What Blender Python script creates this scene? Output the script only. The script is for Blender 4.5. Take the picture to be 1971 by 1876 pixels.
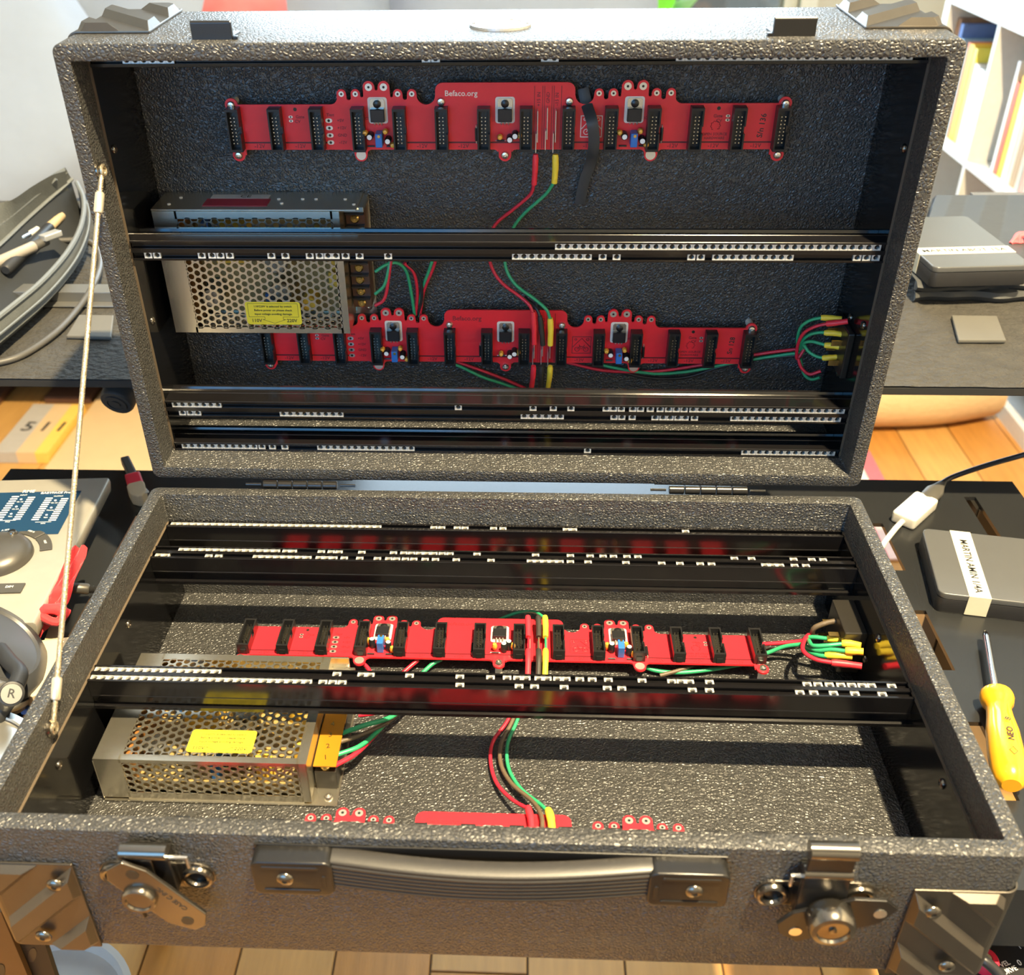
import bpy, bmesh, math, random
from mathutils import Matrix, Vector, Euler
random.seed(7)
for o in list(bpy.data.objects): bpy.data.objects.remove(o)
SC = bpy.context.scene
COL = SC.collection
# ------------------------------------------------------------------ camera
CAM_LOC = Vector((0.01680, -0.65778, 0.44277)); CAM_ROT = Euler((0.98938, 0.012766, 0.043112), 'XYZ')
FPX, CX, CY = 1947.11, 921.95, 924.57
cd = bpy.data.cameras.new('camera'); cam = bpy.data.objects.new('camera', cd); COL.objects.link(cam)
cam.location = CAM_LOC; cam.rotation_euler = CAM_ROT
cd.sensor_fit = 'HORIZONTAL'; cd.sensor_width = 36; cd.lens = FPX*36/1971
cd.shift_x = 0.032241; cd.shift_y = -0.006815; cd.clip_start = .02; cd.clip_end = 60
cd.dof.use_dof = True; cd.dof.focus_distance = 0.76; cd.dof.aperture_fstop = 10.0
SC.camera = cam
# ------------------------------------------------------------------ world, lights, exposure
SC.view_settings.view_transform = 'Standard'; SC.view_settings.look = 'None'
SC.view_settings.gamma = 1; SC.view_settings.use_curve_mapping = False
SC.view_settings.exposure = 0.0
w = bpy.data.worlds.new('sky'); SC.world = w; w.use_nodes = True
wn = w.node_tree; sky = wn.nodes.new('ShaderNodeTexSky'); sky.sky_type = 'HOSEK_WILKIE'; sky.turbidity = 3
sky.sun_direction = (0.5, 0.3, 0.8)
wn.links.new(sky.outputs[0], wn.nodes['Background'].inputs[0]); wn.nodes['Background'].inputs[1].default_value = 1.2
def light(name, kind, loc, power, color, **kw):
    l = bpy.data.lights.new(name, kind); l.energy = power; l.color = color
    for k, v in kw.items(): setattr(l, k, v)
    o = bpy.data.objects.new(name, l); o.location = loc; COL.objects.link(o); return o
LAMP = Vector((0.53, -0.64, 2.25))
light('ceiling_lamp_light', 'POINT', LAMP, 1020, (1.0, .80, .48), shadow_soft_size=.028)
wl = light('back_window_daylight', 'AREA', (-.04, 3.44, .775), 215, (.66, .85, 1.0), shape='RECTANGLE', size=2.05, size_y=2.85)
wl.rotation_euler = (math.radians(-90), 0, 0)
fl = light('added_front_fill', 'AREA', (-0.9, -2.25, .75), 30, (.12, .48, 1.0), shape='RECTANGLE', size=1.5, size_y=1.4)  # added bluish fill for the lid, no such window known
fl.rotation_euler = (math.radians(90), 0, 0)
# ------------------------------------------------------------------ helpers
CR = CAM_ROT.to_matrix()
def ray(u, v): return CR @ Vector(((u-CX)/FPX, -(v-CY)/FPX, -1))
def on(u, v, ax, val):
    d = ray(u, v); t = (val-CAM_LOC[ax])/d[ax]; return CAM_LOC + d*t
def onz(u, v, z): return on(u, v, 2, z)
ES = Vector((0, -.0268, .9996)); EN = Vector((0, .9996, .0268)); LO = Vector((.0003, .005, .0051))
I4 = Matrix.Identity(4)
LID = Matrix(((1,0,0,LO.x), (0,ES.y,-EN.y,LO.y), (0,ES.z,-EN.z,LO.z), (0,0,0,1)))   # x, up from hinge, out of opening
LIDI = LID.inverted()
def lid(u, v, n):            # pixel -> lid local point on the plane at depth n behind the rim
    d = LIDI.to_3x3() @ ray(u, v); c = LIDI @ CAM_LOC; t = (-n-c.z)/d.z; return c + d*t
def T(x, y=0, z=0): return Matrix.Translation((x, y, z))
def RX(a): return Matrix.Rotation(math.radians(a), 4, 'X')
def RY(a): return Matrix.Rotation(math.radians(a), 4, 'Y')
def RZ(a): return Matrix.Rotation(math.radians(a), 4, 'Z')
WM = {}
def empty(name, M, label, cat, group=None):
    o = bpy.data.objects.new(name, None); o.empty_display_size = .02; COL.objects.link(o)
    o.matrix_world = M; WM[o.name] = M.copy(); tag(o, label, cat, group); return o
def tag(o, label=None, cat=None, group=None, kind=None):
    if label: o['label'] = label
    if cat: o['category'] = cat
    if group: o['group'] = group
    if kind: o['kind'] = kind
    return o
def link(name, mesh, M=I4, parent=None):
    o = bpy.data.objects.new(name, mesh); COL.objects.link(o); WM[o.name] = M.copy()
    if parent is not None:
        o.parent = parent; o.matrix_basis = WM[parent.name].inverted() @ M
    else: o.matrix_world = M
    return o
class MB:
    def __init__(s): s.v = []; s.f = []; s.m = []; s.mi = 0
    def add(s, vs, fs, M=None):
        b = len(s.v)
        for p in vs: s.v.append(tuple(M @ Vector(p)) if M is not None else tuple(p))
        for f in fs: s.f.append([b+i for i in f]); s.m.append(s.mi)
        return s
    def box(s, x0, x1, y0, y1, z0, z1, M=None):
        return s.add([(x0,y0,z0),(x1,y0,z0),(x1,y1,z0),(x0,y1,z0),(x0,y0,z1),(x1,y0,z1),(x1,y1,z1),(x0,y1,z1)],
                     [(3,2,1,0),(4,5,6,7),(0,1,5,4),(1,2,6,5),(2,3,7,6),(3,0,4,7)], M)
    def prism(s, poly, h0, h1, M=None):              # poly in xy, along z
        n = len(poly)
        return s.add([(x,y,h0) for x, y in poly]+[(x,y,h1) for x, y in poly],
              [tuple(range(n-1,-1,-1)), tuple(range(n,2*n))]+[(i,(i+1)%n,n+(i+1)%n,n+i) for i in range(n)], M)
    def cyl(s, r, h0, h1, n=16, M=None, r2=None):
        r2 = r if r2 is None else r2
        c = [(math.cos(2*math.pi*i/n), math.sin(2*math.pi*i/n)) for i in range(n)]
        return s.add([(r*x,r*y,h0) for x, y in c]+[(r2*x,r2*y,h1) for x, y in c],
              [tuple(range(n-1,-1,-1)), tuple(range(n,2*n))]+[(i,(i+1)%n,n+(i+1)%n,n+i) for i in range(n)], M)
    def hole(s, r): s.mi = 1; s.cyl(r, -.0001, .0002, 10); s.mi = 0; return s
    def lathe(s, prof, n=24, M=None):                # prof (r,z), open ends closed if r>0
        k = len(prof); vs = []
        for r, z in prof: vs += [(r*math.cos(2*math.pi*i/n), r*math.sin(2*math.pi*i/n), z) for i in range(n)]
        fs = [(j*n+i, j*n+(i+1)%n, (j+1)*n+(i+1)%n, (j+1)*n+i) for j in range(k-1) for i in range(n)]
        if prof[0][0] > 1e-6: fs.append(tuple(range(n-1,-1,-1)))
        if prof[-1][0] > 1e-6: fs.append(tuple((k-1)*n+i for i in range(n)))
        return s.add(vs, fs, M)
    def tube(s, pts, r, n=8, M=None, flat=1.0, up=None):
        pts = [Vector(p) for p in pts]; k = len(pts); vs = []; prev = None
        rr = r if isinstance(r, (list, tuple)) else [r]*k
        for i, p in enumerate(pts):
            t = (pts[min(i+1,k-1)]-pts[max(i-1,0)]).normalized()
            if prev is None:
                a = Vector(up) if up else (Vector((0,0,1)) if abs(t.z) < .9 else Vector((1,0,0)))
            else: a = prev
            a = (a - t*a.dot(t)).normalized(); b = t.cross(a); prev = a
            vs += [tuple(p + (a*math.cos(2*math.pi*j/n)*flat + b*math.sin(2*math.pi*j/n))*rr[i]) for j in range(n)]
        fs = [(i*n+j, i*n+(j+1)%n, (i+1)*n+(j+1)%n, (i+1)*n+j) for i in range(k-1) for j in range(n)]
        fs += [tuple(range(n-1,-1,-1)), tuple((k-1)*n+j for j in range(n))]
        return s.add(vs, fs, M)
    def loft(s, rows, M=None, closed=False):
        n = len(rows[0]); vs = [p for r in rows for p in r]
        fs = [(i*n+j, i*n+(j+1)%n, (i+1)*n+(j+1)%n, (i+1)*n+j) for i in range(len(rows)-1) for j in range(n if closed else n-1)]
        return s.add(vs, fs, M)
    def mesh(s, name, mats, smooth=False, bev=0, seg=2, fix=True, solid=0):
        me = bpy.data.meshes.new(name); me.from_pydata(s.v, [], s.f)
        mats = mats if isinstance(mats, (list, tuple)) else [mats]
        for m in mats: me.materials.append(m)
        if len(mats) > 1: me.polygons.foreach_set('material_index', s.m)
        if bev or fix or solid:
            bm = bmesh.new(); bm.from_mesh(me)
            if fix: bmesh.ops.recalc_face_normals(bm, faces=bm.faces)
            if solid:
                bm.normal_update(); off = {v.index: v.normal*solid for v in bm.verts}; vs = list(bm.verts); fs = [[v.index for v in f.verts] for f in bm.faces]
                be = [(e.verts[0].index, e.verts[1].index) for e in bm.edges if len(e.link_faces) == 1]
                nv = [bm.verts.new(v.co-off[v.index]) for v in vs]
                for f in fs: bm.faces.new([nv[i] for i in reversed(f)])
                for i, j in be: bm.faces.new([vs[i], vs[j], nv[j], nv[i]])
                bmesh.ops.recalc_face_normals(bm, faces=bm.faces)
            if bev:
                ed = [e for e in bm.edges if len(e.link_faces) == 2 and e.calc_face_angle(0) > .5]
                bmesh.ops.bevel(bm, geom=ed, offset=bev, segments=seg, affect='EDGES', profile=.6, clamp_overlap=True)
            bm.to_mesh(me); bm.free()
        if smooth:
            me.polygons.foreach_set('use_smooth', [True]*len(me.polygons))
            try: me.set_sharp_from_angle(angle=math.radians(40))
            except Exception: pass
        me.update(); return me
    def put(s, name, mats, parent=None, M=I4, **kw): return link(name, s.mesh(name, mats, **kw), M, parent)
def catmull(P, k=6):
    P = [Vector(p) for p in P]
    if len(P) < 3: return P
    Q = [P[0]*2-P[1]]+P+[P[-1]*2-P[-2]]; out = []
    for i in range(1, len(Q)-2):
        a, b, c, d = Q[i-1:i+3]
        for j in range(k):
            t = j/k; out.append(.5*((2*b)+(c-a)*t+(2*a-5*b+4*c-d)*t*t+(3*b-3*c+d-a)*t**3))
    return out+[P[-1]]
def rrect(w, h, r, n=4, cx=0, cy=0):
    out = []
    for sx, sy, a0 in ((1,1,0),(-1,1,90),(-1,-1,180),(1,-1,270)):
        for i in range(n+1):
            a = math.radians(a0+90*i/n); out.append((cx+sx*(w/2-r)+r*math.cos(a), cy+sy*(h/2-r)+r*math.sin(a)))
    return out
TXT = {}
def text_mesh(body, size, mat, align='CENTER', ext=.00006, bold=0.0):
    key = (body, size, mat.name, align)
    if key in TXT: return TXT[key]
    cu = bpy.data.curves.new('lettering', 'FONT'); cu.body = body; cu.size = size; cu.align_x = align; cu.align_y = 'CENTER'
    cu.extrude = ext; cu.resolution_u = 2; cu.offset = bold or size*.012
    o = bpy.data.objects.new('lettering_tmp', cu); COL.objects.link(o)
    dg = bpy.context.evaluated_depsgraph_get(); me = bpy.data.meshes.new_from_object(o.evaluated_get(dg))
    bpy.data.objects.remove(o); bpy.data.curves.remove(cu)
    me.name = 'lettering'; me.materials.clear(); me.materials.append(mat); TXT[key] = me; return me
def text_into(mb, body, size, M, align='CENTER', bold=0.0):
    me = text_mesh(body, size, MAT['ink'], align, .00005, bold)
    mb.add([tuple(v.co) for v in me.vertices], [tuple(p.vertices) for p in me.polygons], M)
# ------------------------------------------------------------------ materials
MAT = {}
def mat(name, col, rough=.5, metal=0.0, var=.08, vscale=60, bump=0.0, bscale=400, spec=.5, trans=0.0, emit=0.0, coat=0.0, alpha=1.0, sheen=0.0, stretch=None):
    m = bpy.data.materials.new(name); m.use_nodes = True; nt = m.node_tree; b = nt.nodes['Principled BSDF']; N = nt.nodes.new; L = nt.links.new
    b.inputs['Roughness'].default_value = rough; b.inputs['Metallic'].default_value = metal
    b.inputs['Specular IOR Level'].default_value = spec; b.inputs['Transmission Weight'].default_value = trans
    b.inputs['Coat Weight'].default_value = coat; b.inputs['Alpha'].default_value = alpha; b.inputs['Sheen Weight'].default_value = sheen
    tc = N('ShaderNodeTexCoord'); src = tc.outputs['Object']
    if stretch:
        mp = N('ShaderNodeMapping'); mp.inputs['Scale'].default_value = stretch; L(src, mp.inputs[0]); src = mp.outputs[0]
    no = N('ShaderNodeTexNoise'); no.inputs['Scale'].default_value = vscale; no.inputs['Detail'].default_value = 3; L(src, no.inputs['Vector'])
    mx = N('ShaderNodeMix'); mx.data_type = 'RGBA'
    mx.inputs[6].default_value = tuple(c*(1-var) for c in col)+(1,); mx.inputs[7].default_value = tuple(min(1, c*(1+var)) for c in col)+(1,)
    L(no.outputs['Fac'], mx.inputs[0]); L(mx.outputs[2], b.inputs['Base Color'])
    if emit:
        L(mx.outputs[2], b.inputs['Emission Color']); b.inputs['Emission Strength'].default_value = emit
    if bump:
        n2 = N('ShaderNodeTexNoise'); n2.inputs['Scale'].default_value = bscale; n2.inputs['Detail'].default_value = 2; L(src, n2.inputs['Vector'])
        bp = N('ShaderNodeBump'); bp.inputs['Distance'].default_value = bump; bp.inputs['Strength'].default_value = 1; L(n2.outputs['Fac'], bp.inputs['Height']); L(bp.outputs[0], b.inputs['Normal'])
    MAT[name] = m; return m
def leather(name, col, rough, scale, dist, spec=.5):
    m = mat(name, col, rough, var=.25, vscale=90, spec=spec); nt = m.node_tree; N = nt.nodes.new; L = nt.links.new; b = nt.nodes['Principled BSDF']
    tc = N('ShaderNodeTexCoord'); nz = N('ShaderNodeTexNoise'); nz.inputs['Scale'].default_value = scale*.45; nz.inputs['Detail'].default_value = 2
    L(tc.outputs['Object'], nz.inputs['Vector'])
    ad = N('ShaderNodeMix'); ad.data_type = 'VECTOR'; ad.inputs[0].default_value = .0035; L(tc.outputs['Object'], ad.inputs[4]); L(nz.outputs['Color'], ad.inputs[5])
    vo = N('ShaderNodeTexVoronoi'); vo.feature = 'DISTANCE_TO_EDGE'; vo.inputs['Scale'].default_value = scale; L(ad.outputs[1], vo.inputs['Vector'])
    rp = N('ShaderNodeMapRange'); rp.inputs['From Max'].default_value = .32; rp.interpolation_type = 'SMOOTHSTEP'; L(vo.outputs['Distance'], rp.inputs['Value'])
    n3 = N('ShaderNodeTexNoise'); n3.inputs['Scale'].default_value = scale*2.2; L(tc.outputs['Object'], n3.inputs['Vector'])
    mm = N('ShaderNodeMath'); mm.operation = 'MULTIPLY_ADD'; mm.inputs[1].default_value = .35; L(n3.outputs['Fac'], mm.inputs[0]); L(rp.outputs[0], mm.inputs[2])
    bp = N('ShaderNodeBump'); bp.inputs['Strength'].default_value = 1; bp.inputs['Distance'].default_value = dist; L(mm.outputs[0], bp.inputs['Height']); L(bp.outputs[0], b.inputs['Normal'])
    return m
leather('leatherette', (.036, .036, .035), .38, 400, .00046, .78)
mat('black_plate', (.005, .005, .0055), .12, 0, bump=.00002, bscale=900, spec=.55)
mat('rail_black', (.007, .0065, .007), .15, .1, spec=.7)
mat('raw_wood_edge', (.09, .066, .042), .7)
mat('nut_steel', (.80, .79, .74), .38, .45)
mat('black_hw', (.018, .017, .016), .28, .4, bump=.00001, bscale=700, spec=.7)
mat('dark_chrome', (.22, .20, .17), .2, .95)
mat('corner_metal', (.14, .125, .105), .34, .9, bump=.00002, bscale=700)
mat('pcb_red', (.78, .022, .035), .33, 0, var=.06, vscale=150, spec=.5, coat=.15)
mat('pcb_trace', (.10, .010, .016), .4)
mat('ink', (.20, .014, .022), .5)
mat('pale_ink', (.85, .72, .62), .5)
mat('white_ink', (.82, .82, .8), .5)
mat('black_ink', (.02, .02, .02), .5)
mat('header_black', (.013, .013, .014), .32, spec=.5)
mat('pin_steel', (.8, .76, .62), .25, 1)
mat('solder', (.80, .78, .72), .3, .8)
mat('tab_steel', (.72, .70, .62), .25, .9)
mat('trim_blue', (.03, .16, .52), .35)
mat('cap_yellow', (.85, .42, .05), .4)
mat('cap_black', (.015, .015, .017), .3)
mat('screw_steel', (.76, .74, .68), .22, .95)
mat('standoff', (.72, .70, .62), .45)
mat('psu_steel', (.70, .66, .55), .27, .95, var=.12, vscale=30, bump=.00003, bscale=160)
mat('psu_dark', (.30, .30, .28), .3, 1.0)
mat('psu_pcb', (.30, .22, .08), .5)
mat('tape_yellow', (.85, .55, .06), .5)
mat('copper_brown', (.24, .11, .03), .35)
mat('label_yellow', (.74, .62, .03), .45, coat=.2)
mat('label_grey', (.45, .45, .45), .5)
mat('label_red', (.28, .02, .04), .5)
mat('amber', (.55, .25, .02), .12, trans=.35, spec=.6, coat=.4)
mat('terminal_brown', (.10, .045, .025), .3)
mat('terminal_black', (.02, .018, .015), .3)
mat('brass', (.72, .50, .16), .25, .95)
mat('wire_red', (.62, .02, .045), .35); mat('wire_green', (.03, .34, .15), .35); mat('wire_black', (.02, .02, .022), .4); mat('wire_brown', (.11, .08, .05), .5)
mat('sleeve_red', (.82, .03, .05), .45); mat('sleeve_yellow', (.90, .66, .05), .45); mat('sleeve_black', (.03, .028, .025), .5)
mat('rope_steel', (.60, .52, .37), .32, .85, bump=.0006, bscale=900, stretch=(1, 1, .35))
mat('ferrule', (.80, .74, .60), .35, .7)
mat('badge', (.74, .76, .76), .25, .7)
mat('rubber', (.02, .02, .02), .6); mat('rubber_soft', (.03, .03, .028), .45)
mat('grip', (.020, .018, .016), .34, bump=.00002, bscale=900)
mat('desk_black', (.017, .018, .019), .26, var=.15, vscale=12, bump=.00004, bscale=1400, spec=.6)
mat('felt', (.036, .033, .027), .9, var=.45, vscale=60, bump=.0035, bscale=170)
mat('felt_edge', (.012, .012, .012), .8)
mat('grey_metal', (.20, .20, .19), .4, .6); mat('pad', (.10, .095, .08), .6)
mat('alu', (.35, .335, .29), .36, .25, bump=.00001, bscale=1500); mat('alu_side', (.62, .50, .42), .3, .6)
mat('navy', (.012, .045, .10), .3); mat('knob', (.10, .095, .085), .38, .5, bump=.00003, bscale=1800); mat('button', (.06, .058, .052), .4)
mat('ribbon', (.62, .025, .03), .75, sheen=.3, bump=.0002, bscale=700)
mat('cream', (.58, .48, .32), .55); mat('cream_dark', (.45, .35, .2), .6)
mat('head_grey', (.06, .062, .066), .35, .2); mat('head_black', (.02, .021, .023), .5); mat('head_silver', (.5, .49, .45), .3, .8)
mat('white_plastic', (.62, .60, .54), .35); mat('drive_top', (.085, .088, .09), .28, var=.05, spec=.6); mat('drive_side', (.02, .02, .022), .4)
mat('masking', (.66, .62, .48), .7, bump=.00002, bscale=900)
mat('orange', (.92, .42, .015), .25, coat=.5); mat('chrome', (.72, .74, .76), .12, 1)
mat('cable_black', (.016, .016, .018), .4); mat('cable_grey', (.07, .066, .058), .5)
mat('pouch', (.075, .08, .076), .8, var=.2, vscale=80, bump=.0004, bscale=700); mat('pouch_in', (.012, .014, .016), .8); mat('zip', (.12, .13, .13), .6, bump=.0003, bscale=1500)
mat('pen_grey', (.30, .27, .23), .5); mat('tan', (.48, .36, .20), .6); mat('blue_cap', (.03, .06, .13), .4)
mat('neoprene', (.045, .047, .047), .55, bump=.0006, bscale=60); mat('paper_dark', (.12, .12, .12), .6); mat('coral', (.80, .12, .14), .7)
mat('sofa', (.24, .29, .38), .9, var=.1, vscale=8, bump=.004, bscale=14, sheen=.2); mat('sofa_dark', (.22, .23, .25), .9, var=.15, vscale=8)
mat('white_paint', (.62, .61, .57), .5); mat('wall_dark', (.22, .22, .21), .8, var=.03, vscale=4)
mat('wall_cream', (.50, .48, .42), .8, var=.03, vscale=4); mat('ceiling_white', (.72, .73, .74), .9, var=.02, vscale=3)
mat('oak', (.46, .21, .045), .38, var=.28, vscale=9, stretch=(9, 1, 1), bump=.0003, bscale=60)
mat('oak_light', (.52, .28, .08), .38, var=.24, vscale=10, stretch=(9, 1, 1), bump=.0003, bscale=60)
mat('gap', (.10, .05, .02), .8)
mat('glass', (.95, .98, 1), .02, trans=1.0, spec=.5); mat('leaf', (.22, .52, .05), .5); mat('terracotta', (.5, .22, .12), .7)
mat('cardboard', (.62, .43, .23), .75, var=.06, vscale=20); mat('brown_card', (.10, .045, .025), .6); mat('print_grey', (.42, .38, .33), .6); mat('print_yellow', (.85, .52, .10), .6)
mat('red_pattern', (.62, .16, .16), .9, var=.8, vscale=7)
mat('rug_red', (.72, .12, .14), .9, bump=.002, bscale=200); mat('rug_pale', (.78, .55, .48), .9); mat('beige_cloth', (.62, .42, .22), .9, bump=.002, bscale=120)
for i, c in enumerate([(.9,.22,.06),(.95,.56,.03),(.30,.42,.46),(.70,.62,.56),(.12,.22,.52),(.84,.82,.78),(.80,.66,.08),(.62,.12,.06),(.42,.28,.15),(.72,.70,.62),(.06,.06,.07),(.30,.48,.62),(.85,.40,.28)]):
    mat('book%d' % i, c, .6)
mat('pattern_brown', (.34, .20, .12), .6, var=.75, vscale=22); mat('page', (.6, .55, .44), .8)
mat('controller', (.015, .015, .016), .4, bump=.00003, bscale=1500); mat('knob_red', (.78, .03, .07), .35)
mat('stand_black', (.02, .018, .015), .45, .3); mat('stand_lit_brown', (.16, .09, .035), .4, .5); mat('white_tub', (.60, .57, .52), .35)  # brown stand tone: lamp-lit look of the dark steel put into the colour
# ------------------------------------------------------------------ room shell
FZ = -.83; X0, X1, Y0, Y1, ZC = -2.3, 1.62, -2.3, 3.5, 2.4
def struct(o): o['kind'] = 'structure'; return o
fl_ = struct(MB().box(X0, X1, Y0, Y1, FZ-.03, FZ-.004).put('floor', MAT['gap']))
pm = [[MB().box(0, .126, 0, L_, 0, .0045).mesh('plank', MAT[m_], bev=.0009, seg=1) for m_ in ('oak', 'oak_light')] for L_ in (1.15, .85)]
rp = random.Random(3); x = X0+.02
while x < X1-.1:
    y = -.55 - rp.random()*.9
    while y < 3.1:
        k = rp.randrange(2); L_ = (1.15, .85)[k]
        link('plank', pm[k][rp.randrange(2)], T(x, y, FZ-.0045), fl_); y += L_+.0025
    x += .1285
struct(MB().box(X0, X1, Y0, Y1, ZC, ZC+.05).put('ceiling', MAT['ceiling_white']))
struct(MB().box(X0-.05, X0, Y0, Y1, FZ, ZC).put('wall_left', MAT['wall_cream']))
struct(MB().box(X1, X1+.05, Y0, Y1, FZ, ZC).put('wall_right', MAT['wall_cream']))
WX0, WX1, WZ0, WZ1 = -1.1, 1.02, -.70, 2.25
m = MB()
m.box(X0, WX0, Y1, Y1+.08, FZ, ZC); m.box(WX1, X1, Y1, Y1+.08, FZ, ZC); m.box(WX0, WX1, Y1, Y1+.08, FZ, WZ0); m.box(WX0, WX1, Y1, Y1+.08, WZ1, ZC)
struct(m.put('wall_back', MAT['wall_cream']))
FX0, FX1, FZ0, FZ1 = -1.65, -.15, .05, 1.45  # opening for the added window behind the camera
m = MB()
m.box(X0, FX0, Y0-.08, Y0, FZ, ZC); m.box(FX1, X1, Y0-.08, Y0, FZ, ZC); m.box(FX0, FX1, Y0-.08, Y0, FZ, FZ0); m.box(FX0, FX1, Y0-.08, Y0, FZ1, ZC)
struct(m.put('wall_front', MAT['wall_dark']))
def window(name, xa, xb, za, zb, y, n):
    w_ = struct(MB().box(xa-.06, xb+.06, y-.03, y+.11, za-.06, za).put(name, MAT['white_paint']))
    for (a, b, c, d) in ((xa-.06, xa, za, zb), (xb, xb+.06, za, zb), (xa-.06, xb+.06, zb, zb+.06)):
        MB().box(a, b, y-.03, y+.11, c, d).put('window_frame', MAT['white_paint'], w_)
    for i in range(n):
        p0 = xa+(xb-xa)*i/n; p1 = xa+(xb-xa)*(i+1)/n
        m = MB(); m.box(p0, p0+.05, y+.02, y+.07, za, zb); m.box(p1-.05, p1, y+.02, y+.07, za, zb); m.box(p0+.05, p1-.05, y+.02, y+.07, za, za+.06); m.box(p0+.05, p1-.05, y+.02, y+.07, zb-.06, zb)
        s_ = m.put('window_sash', MAT['white_paint'], w_)
        MB().box(p0+.05, p1-.05, y+.04, y+.046, za+.06, zb-.06).put('pane', MAT['glass'], s_)
window('window_1', WX0, WX1, WZ0, WZ1, Y1, 3)
window('added_window', FX0, FX1, FZ0, FZ1, Y0-.08, 2)  # unseen window, added to go with the bluish front fill
struct(MB().box(X1-.015, X1, Y0, Y1, FZ, FZ+.09).put('baseboard_right', MAT['white_paint']))
struct(MB().box(WX1+.07, X1-.015, Y1-.015, Y1, FZ, FZ+.09).put('baseboard_back', MAT['white_paint']))
shd = MB().lathe([(.022, LAMP.z+.10), (.05, LAMP.z+.085), (.155, LAMP.z-.085), (.157, LAMP.z-.085), (.053, LAMP.z+.089), (.022, LAMP.z+.104)], 40, T(LAMP.x, LAMP.y, 0))  # unseen opaque shade, added to cut the lamp's warm bounce
e = empty('pendant_lamp', T(LAMP.x, LAMP.y, ZC), 'pendant lamp with an added black metal shade hanging from the white ceiling on a cord', 'lamp')
MB().cyl(.003, LAMP.z+.13-ZC, 0, 8).put('cord', MAT['cable_black'], e, WM[e.name]); MB().lathe([(.03, LAMP.z+.06-ZC), (.03, LAMP.z+.12-ZC), (.012, LAMP.z+.14-ZC), (0.0, LAMP.z+.14-ZC)], 20).put('socket', MAT['rubber'], e, WM[e.name]); shd.put('added_lampshade', MAT['stand_black'], e, smooth=True)
# ------------------------------------------------------------------ desk plate with slots
DZ = -.110
DX0, DX1, DY0, DY1 = -.507, .497, -.265, .193
slots = [(sx, sy-.035) for sx in (-.446, -.345, .345, .446) for sy in (.0845, -.039, -.162)] + [(.446, .129-.035)]
slots = [(sx, yy) for sx in (-.446, -.345, .345) for yy in (.049, -.074, -.197)] + [(.446, yy) for yy in (.095, -.028, -.151)]
d_ = empty('desk_stand', T(0, -.04, FZ), 'black metal desk stand with a slotted plate top under the open case', 'desk')
m = MB(); TH = .004; sw = .0055
xs = sorted({DX0, DX1} | {sx-sw for sx, _ in slots} | {sx+sw for sx, _ in slots})
for a, b in zip(xs[:-1], xs[1:]):
    holes = sorted((yy, yy+.07) for sx, yy in slots if abs(sx-(a+b)/2) < 1e-4); c = DY0
    for h0, h1 in holes: m.box(a, b, c, h0, DZ-TH, DZ); c = h1
    m.box(a, b, c, DY1, DZ-TH, DZ)
m.put('plate_top', MAT['desk_black'], d_, I4)
m = MB(); m.box(DX0, DX1, DY0, DY0+.003, DZ-.058, DZ-TH); m.put('front_lip', MAT['desk_black'], d_)
m = MB(); m.box(DX0, DX1, DY1-.003, DY1, DZ-.03, DZ-TH); m.put('rear_lip', MAT['desk_black'], d_)
def leg(px, py):
    m = MB(); m.box(px-.02, px+.02, py-.002, py+.002, FZ, DZ-TH); m.box(px-.022, px-.018, py, py+.035, FZ, DZ-TH); m.put('leg', MAT['stand_black'], d_)
for px, py in ((-.47, -.16), (.47, -.16), (-.47, .15), (.47, .15)): leg(px, py)
# ------------------------------------------------------------------ raised felt shelf behind
SZ = .03
def shelf(xa, xb, label):
    s_ = empty('felt_shelf', T((xa+xb)/2, .37, FZ), label, 'shelf', 'felt covered shelves behind the case')
    MB().box(xa, xb, .126, .62, SZ-.0095, SZ-.0015).put('shelf_board', MAT['felt_edge'], s_, bev=.001, seg=1)
    nx, ny = 60, 34; rr = random.Random(5); rows = []
    for j in range(ny+1): rows.append([(xa+(xb-xa)*i/nx, .1255+.4955*j/ny, SZ-.0004+rr.uniform(-.0004, .0004)) for i in range(nx+1)])
    MB().loft(rows).put('felt_cover', MAT['felt'], s_, smooth=True, fix=False)
    for px in (xa+.1, xb-.1): MB().box(px-.02, px+.02, .5, .54, FZ, SZ-.0095).put('post', MAT['stand_black'], s_)
    return s_
sh = shelf(-1.0, -.19, 'grey felt covered shelf behind the case, left of the lid, carrying the pouch')
shelf(.21, 1.0, 'grey felt covered shelf behind the case, right of the lid, carrying a drive')
P = on(225, 773, 1, .150)
m = MB(); m.lathe([(0, -.004), (.0045, -.004), (.0045, -.003), (.0075, -.0028), (.0078, -.0038), (.0105, -.0038), (.0108, -.0024), (.0142, -.0022), (.0150, -.001), (.0158, .001), (.0160, .018), (.015, .03), (0, .03)], 40)
m.put('round_foot', MAT['rubber'], sh, T(*P) @ RX(-68) @ RY(8), smooth=True)
MB().box(P.x-.013, P.x+.016, P.y+.004, P.y+.034, P.z+.008, SZ-.0095).put('foot_bracket', MAT['rubber'], sh, bev=.002)
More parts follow.
